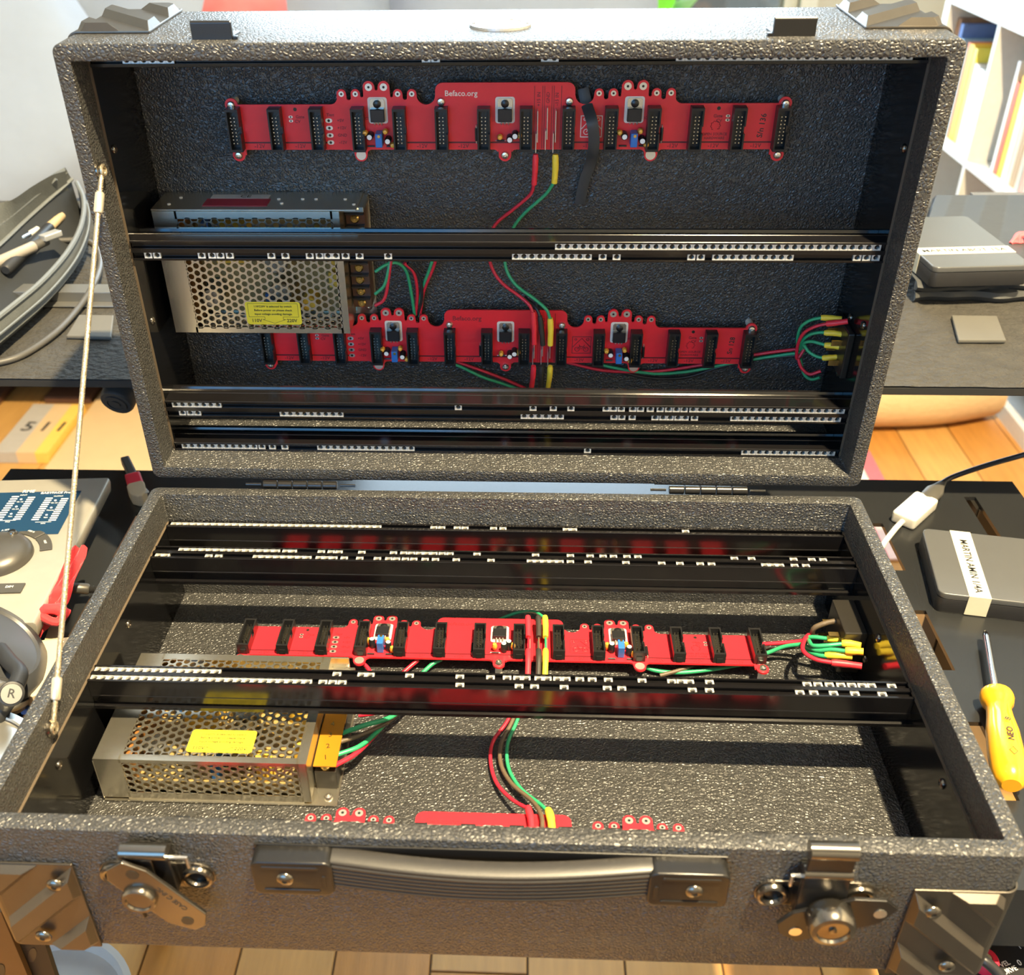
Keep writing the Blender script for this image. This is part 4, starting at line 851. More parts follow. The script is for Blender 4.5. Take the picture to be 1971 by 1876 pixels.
for (u0, u1, sm, cl) in ((1027, 1023, 'sleeve_red', 'red'), (1059, 1055, 'sleeve_yellow', 'yellow'), (1042, 1041, 'sleeve_black', 'black')):
    wire('wire', LP((u1,742,.082),(u1-2,765,.085),(u1-30,790,.09)), {'red': 'wire_red', 'yellow': 'wire_green', 'black': 'wire_black'}[cl], '%s sleeved lead dropping from the lower lid board behind the lower rails' % cl, [(LP((u0,704,.079),(u0-1,724,.08),(u1,746,.082)), sm, .0023)])
wire('wire', LP((820,682,.094),(878,702,.093),(930,726,.093),(985,744,.094),(1030,765,.095)), 'wire_green', 'green wire slanting below the lower lid board', r=.0013)
wire('wire', LP((860,690,.095),(930,714,.095),(1000,742,.095),(1040,765,.095)), 'wire_red', 'red wire slanting below the lower lid board')
wire('wire', LP((1090,697,.093),(1150,711,.094),(1195,715,.095),(1265,714,.095),(1350,702,.093),(1455,682,.09),(1540,671,.085),(1548,672,.08)), 'wire_red', 'red wire running right under the lower lid board to the inlet')
wire('wire', LP((1140,697,.092),(1185,708,.093),(1260,719,.094),(1330,714,.093),(1400,700,.092),(1490,685,.09),(1545,678,.084)), 'wire_green', 'green wire running right under the lower lid board to the inlet')
wire('wire', LP((1180,712,.096),(1250,727,.096),(1320,726,.096),(1390,705,.095),(1470,690,.093),(1540,683,.088)), 'wire_black', 'black wire running right under the lower lid board to the inlet')
for pts, sl, nm_ in ((((1546,680,.084),(1535,662,.080),(1540,632,.076),(1558,617,.073),(1582,611,.07)), ((1580,611,.07),(1600,612,.069),(1620,614,.067)), 'topmost'), (((1546,680,.084),(1542,660,.078),(1556,645,.073),(1574,640,.07),(1588,640,.068)), ((1586,640,.068),(1606,641,.066),(1629,645,.064)), 'second'),
     (((1546,680,.084),(1546,662,.077),(1560,657,.073),(1575,660,.07),(1589,664,.068)), ((1587,664,.068),(1602,665,.066),(1617,668,.064)), 'third'), (((1546,680,.084),(1547,664,.078),(1556,676,.073),(1570,685,.07),(1585,689,.068)), ((1583,689,.068),(1597,688,.066),(1612,687,.064)), 'lowest')):
    wire('wire', LP(*pts), 'wire_green', '%s of the four green wires with yellow sleeves at the lid inlet' % nm_, [(LP(*sl), 'sleeve_yellow', .0024)])
wire('wire', LP((1548,672,.08),(1534,690,.078),(1536,662,.074),(1548,640,.07),(1570,628,.067),(1592,623,.065)), 'wire_red', 'red wire with red sleeve curling up to the lid inlet', [(LP((1590,623,.065),(1610,621,.063),(1632,618,.061)), 'sleeve_red', .0024)])
wire('wire', LP((1536,690,.078),(1543,708,.076),(1558,720,.074),(1580,714,.072)), 'wire_red', 'red wire curling below the lid inlet')
wire('wire', LP((1540,690,.082),(1548,720,.079),(1562,730,.077),(1578,726,.074)), 'wire_green', 'green wire curling below the lid inlet')
for pts, mt, lb in ((((722,523,.073),(742,510,.075),(765,506,.078),(782,522,.083),(791,560,.088),(798,606,.092)), 'wire_green', 'green wire arching from the lid power supply down to the board'), (((722,566,.073),(740,548,.073),(749,512,.075),(755,480,.08)), 'wire_green', 'green wire rising from the lid power supply terminal'),
     (((722,588,.073),(741,572,.073),(751,512,.075),(757,480,.08)), 'wire_red', 'red wire rising from the lowest lid power supply terminal'), (((778,506,.08),(796,524,.084),(803,560,.089),(800,606,.093)), 'wire_red', 'red wire hanging beside the lid power supply'), (((785,506,.08),(806,530,.086),(812,570,.09),(804,608,.094)), 'wire_black', 'black wire hanging beside the lid power supply'),
     (((836,490,.086),(826,520,.088),(812,560,.091),(806,608,.094)), 'wire_green', 'thin green wire meeting the bundle beside the lid power supply'), (((842,490,.086),(832,520,.088),(815,562,.091),(808,608,.094)), 'wire_red', 'thin red wire meeting the bundle beside the lid power supply')):
    wire('wire', LP(*pts), mt, lb)
o = MB().tube(catmull(LP((1122,170,.092),(1129,200,.088),(1139,232,.075),(1143,262,.075),(1142,290,.079),(1136,316,.090),(1124,350,.094),(1116,392,.0965)), 6), .0042, 10, flat=.22, up=tuple(-EN)).put('strap', MAT['neoprene'], smooth=True); tag(o, 'black hook and loop strap across the top lid board', 'strap')
# base wires
wire('wire', BP((1000,1340,-.088),(975,1390,-.092),(950,1425,-.095),(944,1462,-.096),(955,1505,-.095),(985,1538,-.090),(1020,1558,-.084)), 'wire_red', 'red wire snaking to the front board on the case floor', [(BP((1016,1553,-.084),(1022,1575,-.083),(1024,1600,-.083)), 'sleeve_red', .0023)])
wire('wire', BP((1005,1340,-.088),(985,1390,-.092),(965,1430,-.094),(964,1470,-.095),(985,1508,-.094),(1025,1542,-.089),(1042,1570,-.084),(1044,1600,-.083)), 'wire_brown', 'dark brown wire snaking to the front board on the case floor', r=.0015)
wire('wire', BP((1012,1340,-.088),(994,1390,-.092),(977,1432,-.094),(979,1478,-.095),(1003,1518,-.093),(1043,1550,-.087),(1060,1570,-.084)), 'wire_green', 'green wire snaking to the front board on the case floor', [(BP((1055,1558,-.085),(1060,1575,-.083),(1063,1600,-.083)), 'sleeve_yellow', .0027)])
for u, sm, mt, cl in ((1017, 'sleeve_red', 'wire_red', 'red'), (1037, 'sleeve_black', 'wire_brown', 'dark brown'), (1050, 'sleeve_yellow', 'wire_green', 'yellow')):
    wire('wire', BP((u,1222,-.0795),(u,1250,-.0795)), mt, '%s sleeved lead pair on the rear floor board' % cl, [(BP((u-1,1186,-.076),(u,1205,-.0775),(u,1226,-.079)), sm, .0024), (BP((u,1250,-.079),(u,1270,-.080),(u-1,1300,-.084)), sm, .0024)], r=.0007)
wire('wire', BP((945,1200,-.096),(970,1188,-.092),(1000,1178,-.086),(1030,1178,-.080),(1049,1190,-.076)), 'wire_green', 'green wire arching over the rear floor board')
wire('wire', BP((1440,1238,-.092),(1475,1239,-.088),(1545,1233,-.080),(1556,1222,-.070),(1548,1232,-.066),(1546,1252,-.064),(1568,1268,-.063),(1602,1275,-.062)), 'wire_red', 'red wire bending round the bundle at the base inlet', [(BP((1600,1275,-.062),(1630,1278,-.062),(1659,1282,-.061)), 'sleeve_red', .0026)], r=.0016)
wire('wire', BP((1440,1268,-.094),(1478,1256,-.090),(1510,1244,-.084),(1548,1239,-.078)), 'wire_green', 'green wire coming from the rear floor board to the inlet bundle', r=.0016)
wire('wire', BP((1470,1252,-.096),(1520,1246,-.09),(1550,1243,-.084)), 'wire_brown', 'dark brown wire under the green one at the inlet bundle', r=.0014)
for pts, sl, nm_ in ((((1548,1239,-.078),(1552,1228,-.070),(1566,1226,-.066),(1594,1229,-.064)), ((1592,1229,-.064),(1612,1229,-.063),(1631,1227,-.062)), 'topmost'), (((1548,1239,-.078),(1556,1232,-.068),(1564,1242,-.063),(1590,1242,-.060),(1622,1239,-.058)), ((1620,1238,-.058),(1638,1239,-.057),(1657,1243,-.056)), 'second'),
     (((1548,1242,-.08),(1560,1248,-.068),(1576,1252,-.064),(1600,1250,-.060),(1629,1253,-.058)), ((1627,1252,-.058),(1645,1253,-.057),(1662,1254,-.056)), 'third'), (((1548,1244,-.082),(1556,1254,-.072),(1572,1260,-.067),(1592,1263,-.065)), ((1588,1260,-.065),(1612,1261,-.063),(1640,1263,-.062)), 'lowest')):
    wire('wire', BP(*pts), 'wire_green', '%s of the four green wires with yellow sleeves at the base inlet' % nm_, [(BP(*sl), 'sleeve_yellow', .0028)], r=.0016)
wire('wire', BP((1562,1225,-.075),(1566,1210,-.066),(1580,1202,-.062),(1602,1196,-.059),(1624,1194,-.057)), 'wire_brown', 'dark brown wire bending up to the base inlet', r=.0020)
wire('wire', BP((1225,1275,-.094),(1260,1290,-.0955),(1310,1294,-.096),(1370,1288,-.0955),(1440,1276,-.095)), 'wire_green', 'green wire hanging under the rear floor board', r=.0016)
wire('wire', BP((1270,1300,-.0965),(1310,1289,-.0945),(1345,1277,-.094)), 'wire_brown', 'short dark brown wire crossing under the rear floor board', r=.0016)
wire('wire', BP((690,1270,-.092),(706,1283,-.094),(716,1300,-.096)), 'wire_red', 'short red wire beneath the left end of the rear floor board', r=.0016)
wire('wire', BP((850,1268,-.092),(832,1278,-.094),(812,1296,-.096)), 'wire_green', 'short green wire dipping under the rear floor board', r=.0016)
wire('wire', BP((805,1270,-.092),(790,1282,-.094),(772,1298,-.096)), 'wire_red', 'short red wire dipping under the rear floor board', r=.0016)
for pts, mt, lb in ((((652,1413,-.078),(700,1396,-.078),(752,1380,-.084),(790,1350,-.09)), 'wire_green', 'dark green wire arching from the base power supply'), (((655,1427,-.080),(700,1412,-.082),(745,1390,-.088),(785,1355,-.092)), 'wire_brown', 'brown wire leaving the base power supply'),
     (((650,1452,-.080),(690,1437,-.081),(722,1412,-.086),(760,1370,-.092)), 'wire_green', 'light green wire leaving the base power supply'), (((645,1473,-.080),(685,1450,-.083),(716,1420,-.088),(755,1375,-.093)), 'wire_red', 'red wire leaving the base power supply'), (((690,1376,-.086),(720,1372,-.086),(760,1362,-.09)), 'wire_red', 'red wire under the middle rails by the base power supply')):
    wire('wire', BP(*pts), mt, lb, r=.0017)
# ------------------------------------------------------------------ things on the desk, left
def frame(o, xd):                                           # frame with z up, x along xd
    xd = Vector((xd.x, xd.y, 0)).normalized(); yd = Vector((-xd.y, xd.x, 0))
    return Matrix(((xd.x, yd.x, 0, o.x), (xd.y, yd.y, 0, o.y), (0, 0, 1, o.z), (0, 0, 0, 1)))
ZA = -.070
BR_, FR_ = onz(207, 919, ZA), onz(63, 1198, ZA); yv = (BR_-FR_); LA = yv.length
MA = frame(FR_, Vector((yv.y, -yv.x, 0))); MAI = MA.inverted()
def ia(u, v): return MAI @ onz(u, v, ZA)
e = empty('audio_interface', T(0, 0, DZ-ZA) @ MA, 'silver desktop audio interface with blue meter panel and big dial', 'audio interface')
pf = [(0, 0), (.0016, -.0015), (.0022, -.005), (.0005, -.014), (-.006, -.024), (-.016, -.0335), (-.018, -.0395), (-.092, -.0395), (-.094, -.0335), (-.104, -.024), (-.1105, -.014), (-.1122, -.005), (-.1116, -.0015), (-.110, 0)]
m = MB(); n = len(pf); m.add([(a, 0, b) for a, b in pf]+[(a, LA, b) for a, b in pf], [(i, (i+1) % n, n+(i+1) % n, n+i) for i in range(n)]+[tuple(range(n)), tuple(range(2*n-1, n-1, -1))])
m.put('housing', MAT['alu'], e, MA, bev=.0012, seg=2, smooth=True)
a, b = ia(157, 945), ia(110, 1028)
pn = MB().box(-.106, a.x, b.y, a.y, .0001, .0006).put('meter_panel', MAT['navy'], e, MA, bev=.0002, seg=1)
def ilet(s, u, v, size, mt='white_ink', rot=0):
    q = ia(u, v); link('lettering', text_mesh(s, size, MAT[mt]), MA @ T(q.x, q.y, .0008) @ RZ(rot), pn)
ilet('RME', 56, 947, .0060); ilet('BABYFACE Pro', 108, 949.5, .0042); ilet('INPUT', 46, 954, .0022); ilet('OUTPUT', 113, 956, .0022)
dash = MB().box(-.0032, .0032, -.0007, .0007, 0, .0003).mesh('meter_bar', MAT['white_ink'])
for (u0, v0, u1, v1) in ((30, 957, -2, 1001), (61, 958.5, 33, 1000), (95, 960, 68, 1001), (125, 961, 101, 1002)):
    p0, p1 = ia(u0, v0), ia(u1, v1)
    for i in range(11): q = p0.lerp(p1, i/10); link('meter_bar', dash, MA @ T(q.x, q.y, .0006), pn)
dot = MB().cyl(.0011, 0, .0003, 12).mesh('indicator', MAT['white_ink'])
for u, v, s in ((41, 962, 'Ch 1/2'), (32, 976, 'Ch 3/4'), (22, 990, 'Opt'), (107, 964, 'Ch 1/2'), (99, 978, 'Phones'), (90, 992, 'Opt')):
    q = ia(u, v); link('indicator', dot, MA @ T(q.x, q.y, .0006), pn); ilet(s, u-2, v+5, .0022)
for u0, u1, v, s in ((0, 30, 1003, 'PAD'), (68, 98, 1006, 'DIM')):
    p0, p1 = ia(u0, v), ia(u1, v+1); MB().box(p0.x, p1.x, p0.y-.0002, p0.y+.0002, .0006, .0008).put('printed_line', MAT['white_ink'], pn, MA); ilet(s, (u0+u1)/2, v+2.5, .0022)
kc = ia(-3, 1073); kr = (ia(66, 1062)-kc).length
for i, (a0, a1, s) in enumerate(((118, 84, 'A SET'), (82, 48, 'MIX B'), (46, 12, 'OUT'))):
    q = MB(); arc = [math.radians(a0+(a1-a0)*k/8) for k in range(9)]
    r0, r1 = kr+.0045, kr+.0145
    poly = [(kc.x+r0*math.cos(t), kc.y+r0*math.sin(t)) for t in arc]+[(kc.x+r1*math.cos(t), min(kc.y+r1*math.sin(t), b.y+.004)) for t in reversed(arc)]
    q.prism(poly, .0001, .0016); bt = q.put('button', MAT['button'], e, MA, bev=.0003, seg=1)
    t = math.radians((a0+a1)/2); link('lettering', text_mesh(s, .0026, MAT['white_ink']), MA @ T(kc.x+(kr+.0095)*math.cos(t), kc.y+(kr+.0095)*math.sin(t), .0017) @ RZ((a0+a1)/2-90), bt)
kb = MB().lathe([(kr, .0001), (kr-.0004, .0040), (kr*.9, .0085), (kr*.7, .0115), (kr*.4, .0135), (0, .0142)], 48, T(kc.x, kc.y, 0)).put('dial', MAT['knob'], e, MA, smooth=True)
q = ia(36, 1040); MB().lathe([(.0042, .0060), (.0042, .0110), (.0030, .0128), (0, .0132)], 20, T(q.x-.001, q.y-.004, 0)).put('finger_dimple', MAT['dark_chrome'], kb, MA, smooth=True)
p0, p1 = ia(-30, 1122), ia(50, 1124); p2 = ia(40, 1142)
bt = MB().prism([(p0.x, p2.y), (p2.x, p2.y), (p1.x, p2.y+.003), (p1.x, p1.y), (p0.x, p1.y)], .0001, .0016).put('button', MAT['button'], e, MA, bev=.0003, seg=1); q = ia(19, 1132); link('lettering', text_mesh('DIM', .0036, MAT['white_ink']), MA @ T(q.x, q.y, .0017), bt)
# red ribbon
def ribbon(L_, R_, zs, name, parent):
    l = catmull([onz(u, v, z) for (u, v), z in zip(L_, zs)], 5); r = catmull([onz(u, v, z-.004) for (u, v), z in zip(R_, zs)], 5)
    rows = []
    for i, (p, q) in enumerate(zip(l, r)): rows.append([tuple(p.lerp(q, k/6)+Vector((0, 0, .0022*math.sin(k*1.7+i*.5)))) for k in range(7)])
    MB().loft(rows).put(name, MAT['ribbon'], parent, smooth=True, solid=.0009, fix=False)
c0 = onz(100, 1183, -.078); e = empty('ribbon', Matrix.Translation(Vector((c0.x, c0.y, DZ))), 'knotted red cloth ribbon between the audio interface and the case', 'ribbon')
ribbon([(141, 1054), (119, 1098), (98, 1138), (92, 1160), (92, 1182)], [(166, 1052), (158, 1088), (141, 1130), (127, 1160), (112, 1182)], [-.060, -.064, -.070, -.075, -.079], 'upper_tail', e)
ribbon([(90, 1186), (66, 1204), (50, 1232), (52, 1252)], [(114, 1190), (96, 1206), (80, 1222), (57, 1256)], [-.079, -.083, -.088, -.094], 'lower_tail', e)
m = MB(); kn = [c0+Vector((.0085*math.cos(t), .0065*math.sin(t), .003*math.sin(2*t))) for t in [2*math.pi*i/20 for i in range(21)]]; m.tube(kn, .0042, 10, flat=.8); m.tube([c0+Vector((-.009, -.004, .001)), c0+Vector((-.003, 0, .006)), c0+Vector((.004, .001, .0055)), c0+Vector((.011, .003, -.002))], .0045, 10)
m.put('knot', MAT['ribbon'], e, smooth=True)
# cream pack, paper tag, plug, adapter
q = [onz(u, v, -.086) for u, v in ((64, 1234), (133, 1226), (110, 1290), (74, 1336), (62, 1341), (48, 1335), (44, 1322))]
m = MB(); rows = [[(p.x, p.y, z) for p in q] for z in (DZ+.0006, -.088, -.086)]; cc = sum((p for p in q), Vector())/len(q); rows.append([(p.x+(cc.x-p.x)*.06, p.y+(cc.y-p.y)*.06, -.0852) for p in q])
m.loft(rows, closed=True); m.add(rows[-1], [tuple(range(len(q)))]); m.add(rows[0], [tuple(range(len(q)))]); o = m.put('soft_pack', MAT['cream'], smooth=True); tag(o, 'small cream coloured pack lying between headphones and case', 'pack')
q = [onz(u, v, -.098) for u, v in ((84, 1236), (98, 1196), (118, 1192), (110, 1230))]; m = MB(); m.prism([(p.x, p.y) for p in q], DZ+.0004, -.098); o = m.put('paper_tag', MAT['cream_dark']); tag(o, 'small tan card half under the red ribbon tail', 'card')
A, Bp = onz(138, 1131, -.092), onz(190, 1135, -.097)
e = empty('jack_plug', Matrix.Translation(Vector((A.x, A.y, DZ))), 'dark metal jack plug with ribbed strain relief left of the case', 'plug'); MB().tube([A, A.lerp(Bp, .05), A.lerp(Bp, .6), A.lerp(Bp, .66)], [.0035, .0046, .0046, .0036], 16).put('barrel', MAT['knob'], e, smooth=True)
MB().tube([A.lerp(Bp, .64+.36*i/12) for i in range(13)], [.0036 if i % 2 else .0026 for i in range(13)], 12).put('strain_relief', MAT['rubber'], e, smooth=True)
def seg(m, a, b, w_, h_): 
    F = frame(a, b-a); L_ = (Vector((b.x-a.x, b.y-a.y, 0))).length; m.box(0, L_, -w_/2, w_/2, 0, h_, F)
e = empty('usb_adapter', Matrix.Translation(onz(262, 935, DZ)), 'short cable end in dark grey, red and cream beside the case corner', 'adapter')
m = MB(); seg(m, onz(243, 893, DZ), onz(262, 932, DZ), .009, .010); m.put('dark_plug', MAT['cable_grey'], e, bev=.002, seg=2)
m = MB(); seg(m, onz(258, 926, DZ), onz(270, 962, DZ), .015, .011); m.put('red_shell', MAT['knob_red'], e, bev=.002, seg=2)
m = MB(); F = frame(onz(264, 948, DZ), onz(278, 985, DZ)-onz(264, 948, DZ)); m.prism([(0, -.006), (.004, -.0085), (.020, -.0075), (.027, -.002), (.027, .002), (.020, .0075), (.004, .0085), (0, .006)], .0002, .013, F); m.put('cream_plug', MAT['cream'], e, bev=.0015, seg=2)
m = MB(); seg(m, onz(272, 940, DZ+.010), onz(282, 950, DZ+.010), .006, .002); m.put('white_key', MAT['white_plastic'], e, bev=.0006)
# headphones
hc = onz(-32, 1262, -.066)
e = empty('headphones', Matrix.Translation(Vector((hc.x, hc.y, DZ))), 'grey and black headphones at the left edge marked with an R', 'headphones')
H1 = Matrix.Translation(hc) @ RZ(-18) @ RX(-28) @ RY(34)
MB().lathe([(.030, -.026), (.044, -.022), (.048, -.012), (.046, -.006), (.046, .004), (.047, .006), (.044, .012), (.035, .016), (.033, .0145), (.012, .017), (0, .0175)], 44, H1).put('ear_cup', MAT['head_grey'], e, smooth=True)
MB().lathe([(.0475, -.0075), (.0482, -.003), (.0472, .002), (.0462, .002), (.0462, -.0075)], 44, H1).put('cup_ring', MAT['head_silver'], e, smooth=True)
h2 = onz(-38, 1452, -.074); H2 = Matrix.Translation(h2) @ RX(-12) @ RY(22)
MB().lathe([(.032, -.020), (.040, -.016), (.042, -.004), (.040, .004), (.036, .008), (.031, .008), (.029, .005), (.010, .004), (0, .004)], 44, H2).put('ear_cup', MAT['head_black'], e, smooth=True)
MB().lathe([(.0405, .0035), (.037, .0090), (.031, .0090), (.0305, .007), (.036, .0065)], 44, H2).put('cup_ring', MAT['head_silver'], e, smooth=True)
A, Bp = onz(-25, 1318, -.060), onz(22, 1335, -.052)
MB().tube([A, A.lerp(Bp, .7)], .0062, 16).put('yoke_arm', MAT['head_silver'], e, smooth=True)
vd = (CAM_LOC-Bp).normalized(); Q = vd.to_track_quat('Z', 'Y').to_matrix().to_4x4(); Q = Matrix.Translation(Bp) @ Q
MB().lathe([(.0082, -.014), (.0086, -.002), (.0082, 0), (.0070, .0004), (.0068, 0), (0, 0)], 28, Q).put('hinge_cap', MAT['head_black'], e, smooth=True); cp_ = MB().cyl(.0067, 0, .0005, 28, Q).put('cap_disc', MAT['head_silver'], e); link('lettering', text_mesh('R', .0085, MAT['black_ink']), Q @ T(0, 0, .0006) @ RZ(-32), cp_)
MB().tube(catmull([onz(0, 1250, -.06), onz(20, 1275, -.057), onz(38, 1295, -.056), onz(30, 1322, -.056)], 6), .0058, 12).put('yoke', MAT['head_black'], e, smooth=True)
MB().tube(catmull([onz(-10, 1390, -.075), onz(8, 1360, -.068), onz(18, 1345, -.060)], 5), .0058, 12).put('yoke', MAT['head_black'], e, smooth=True)
m = MB(); seg(m, onz(48, 1376, DZ), onz(70, 1342, DZ), .006, .006); o = m.put('pen', MAT['book4'], bev=.001); tag(o, 'blue pen tip showing between headphones and case', 'pen')
# ------------------------------------------------------------------ things on the desk, right
def drive(M, w_, d_d, h_, label, tape, txt, rot):
    e = empty('portable_drive', M, label, 'hard drive', 'portable drives with tape labels')
    MB().prism(rrect(w_, d_d, .006, 5, w_/2, d_d/2), 0, h_*.72).put('lower_shell', MAT['drive_side'], e, M, bev=.001, seg=2, smooth=True)
    MB().prism(rrect(w_, d_d, .0062, 5, w_/2, d_d/2), h_*.72, h_).put('upper_shell', MAT['drive_top'], e, M, bev=.0012, seg=3, smooth=True)
    x0, x1, y0, y1 = tape; t = MB()
    if abs(rot) == 90: t.box(x0, x1, -.0006, d_d+.0004, h_, h_+.0003); t.box(x0, x1, -.0006, -.0002, .001, h_)
    else: t.box(-.0006, w_+.0004, y0, y1, h_, h_+.0003); t.box(-.0006, -.0002, y0, y1, .001, h_)
    tp = t.put('tape_label', MAT['masking'], e, M)
    link('lettering', text_mesh(txt, .0085 if abs(rot) == 90 else .0100, MAT['black_ink']), M @ T((x0+x1)/2, (y0+y1)/2, h_+.0004) @ RZ(rot), tp)
    return e
fl0 = onz(1797, 1176, DZ); bl0 = onz(1766, 1052, DZ); yd = bl0-fl0
drive(frame(fl0, Vector((yd.y, -yd.x, 0))), .12, yd.length+.002, .0195, 'grey portable drive on the desk with a lengthwise cream tape label', (.023, .040, 0, .085), 'MARTIN AMIN 1/4A', -90)

sl = [onz(u, v, SZ) for u, v in ((1756, 580), (1790, 402), (2080, 402), (2090, 575))]
m = MB(); rows = []; N_ = 26
def edge(a, b, t): return a.lerp(b, t)
for i in range(N_+1):
    t = i/N_; f0 = sl[0].lerp(sl[3], t); b0 = sl[1].lerp(sl[2], t); wv = .003*math.sin(t*9)+.002*math.sin(t*23)
    rows.append([(f0.x, f0.y-.002+wv, SZ+.0006), (f0.x, f0.y-.006+wv, SZ+.006), (f0.x, f0.y-.003+wv, SZ+.0105), (f0.x, f0.y+.004+wv, SZ+.0115), (f0.x, f0.y-.002-wv, SZ+.0125), (f0.x, f0.y-.005-wv, SZ+.017), (f0.x, f0.y+.001, SZ+.021+wv*.2), (f0.x, f0.y+.02, SZ+.0215+wv*.1), (b0.x, b0.y-.01, SZ+.0205), (b0.x, b0.y, SZ+.012), (b0.x, b0.y, SZ+.0006)])
m.loft(rows, closed=True); m.add(rows[0], [tuple(range(11))]); m.add(rows[-1], [tuple(range(10, -1, -1))])
o = m.put('laptop_sleeve', MAT['neoprene'], smooth=True); tag(o, 'folded dark neoprene sleeve under the drive on the felt shelf', 'sleeve')
ZT = SZ+.0222
f0, b0 = onz(1799, 514, ZT+.021), onz(1776, 419, ZT+.021); f1 = onz(1988, 509, ZT+.021)
f0.z = b0.z = f1.z = ZT
drive(frame(f0, f1-f0), (f1-f0).length, (b0-f0).length*.98, .0205, 'grey portable drive on the felt shelf with a cream tape band across', (0, (f1-f0).length, .034, .052), 'MARTIN ABOT 1SA', 0)
for a, b, z in (((1846, 411), (2080, 416), .004), ((1880, 402), (2080, 404), .010)):
    p, q = onz(a[0], a[1], SZ), onz(b[0], b[1], SZ); m = MB(); m.box(p.x, q.x, p.y-.005, p.y+.03, SZ+z-.0035, SZ+z+.0015)
    o = m.put('tablet', MAT['paper_dark'], bev=.0006); tag(o, 'thin dark slab at the back right of the felt shelf, %s of two' % ('lower' if z < .008 else 'upper'), 'tablet')
p = onz(1962, 462, SZ+.022); m = MB()
for i in range(7): m.tube(catmull([p+Vector((-.012+.002*i, -.008, -.001)), p+Vector((0, .004*math.sin(i), .006)), p+Vector((.03, .01-.004*i, .002)), p+Vector((.07, .006*math.cos(i*2), 0))], 5), .0022, 7)
o = m.put('yarn_tassel', MAT['coral'], smooth=True); tag(o, 'coral red yarn strands beside the drive on the felt shelf', 'yarn')
def padq(pts, label, h=.004):
    q = [onz(u, v, SZ+h) for u, v in pts]; m = MB(); m.prism([(p.x, p.y) for p in q], SZ+.0004, SZ+h); o = m.put('rubber_pad', MAT['pad'], bev=.0012, seg=2); tag(o, label, 'pad', 'grey pads on the felt shelf')
padq(((127, 646), (214, 648), (219, 606), (152, 605)), 'square grey rubber pad on the felt shelf left of the lid')
padq(((1845, 654), (1937, 654), (1919, 607), (1832, 606)), 'square grey rubber pad on the felt shelf right of the lid')
p, q = onz(88, 562, SZ+.012), onz(230, 562, SZ+.012); m = MB(); m.box(p.x-.05, q.x, p.y, p.y+.022, SZ+.0004, SZ+.012); m.box(p.x-.05, q.x, p.y-.012, p.y, SZ+.0004, SZ+.002); o = m.put('metal_bar', MAT['grey_metal'], bev=.0008); tag(o, 'light grey metal angle bar on the felt shelf behind the left pad', 'bar')
o = MB().tube(catmull([onz(-20, 702, SZ+.003), onz(40, 685, SZ+.003), onz(105, 642, SZ+.004), onz(150, 594, SZ+.006), onz(180, 548, SZ+.012), onz(193, 508, SZ+.014), onz(186, 478, SZ+.016), onz(160, 463, SZ+.018), onz(105, 463, SZ+.020)], 8), .0032, 12).put('cable', MAT['cable_grey'], smooth=True); tag(o, 'thick grey cable curving over the felt shelf from the pouch', 'cable')
# pencil pouch
P0 = onz(60, 560, SZ); e = empty('pencil_pouch', Matrix.Translation(P0), 'open dark zip pouch full of pens on the felt shelf at left', 'pouch')
def crv(pts, k=6): return catmull([onz(*p) for p in pts], k)
top = crv([(148, 352, .085), (161, 385, .080), (157, 430, .072), (132, 482, .066), (82, 540, .064), (20, 592, .064), (-60, 655, .064)]); bot = [Vector((p.x-.012, p.y-.006, SZ+.001)) for p in top]; mid = [p.lerp(b, .5)+Vector((.010, -.006, -.002)) for p, b in zip(top, bot)]
MB().loft([[tuple(p) for p in top], [tuple(p) for p in mid], [tuple(p) for p in bot]]).put('front_wall', MAT['pouch'], e, smooth=True, solid=.0012, fix=False)
MB().tube(top, .0028, 8).put('zip_edge', MAT['zip'], e, smooth=True)
m2 = [p+Vector((.006, -.006, -.010)) for p in top]; MB().tube(m2, .0013, 6).put('piping', MAT['zip'], e, smooth=True)
fe = crv([(136, 344, .098), (112, 366, .092), (82, 392, .086), (42, 428, .080), (0, 468, .076), (-70, 530, .072)]); fo = crv([(126, 329, .112), (98, 338, .114), (60, 360, .112), (24, 384, .110), (-20, 400, .110), (-90, 430, .11)])
fm = [a.lerp(b, .5)+Vector((0, -.004, .010)) for a, b in zip(fe, fo)]; bk = [Vector((b.x-.02, b.y+.03, SZ+.001)) for b in fo]
MB().loft([[tuple(p) for p in fe], [tuple(p) for p in fm], [tuple(p) for p in fo], [tuple(p) for p in bk]]).put('flap', MAT['pouch'], e, smooth=True, solid=.0012, fix=False)
MB().tube(fe, .0042, 8, flat=.6).put('zip_edge', MAT['zip'], e, smooth=True); MB().tube([p.lerp(q, .28)+Vector((0, -.003, .006)) for p, q in zip(fe, fo)], .0016, 6).put('piping', MAT['zip'], e, smooth=True)
k = min(len(top), len(fe)); fl_in = [[tuple(top[int(i*(len(top)-1)/20)].lerp(fe[int(i*(len(fe)-1)/20)], t)*1.0+Vector((0, 0, -.035*math.sin(math.pi*t)))) for t in (0, .25, .5, .75, 1)] for i in range(21)]
MB().loft(fl_in).put('lining', MAT['pouch_in'], e, smooth=True, fix=False)
A = onz(108, 344, .108); Bp = onz(100, 352, .104); MB().tube([A, Bp], .004, 8, flat=.5).put('zip_pull', MAT['zip'], e, smooth=True)
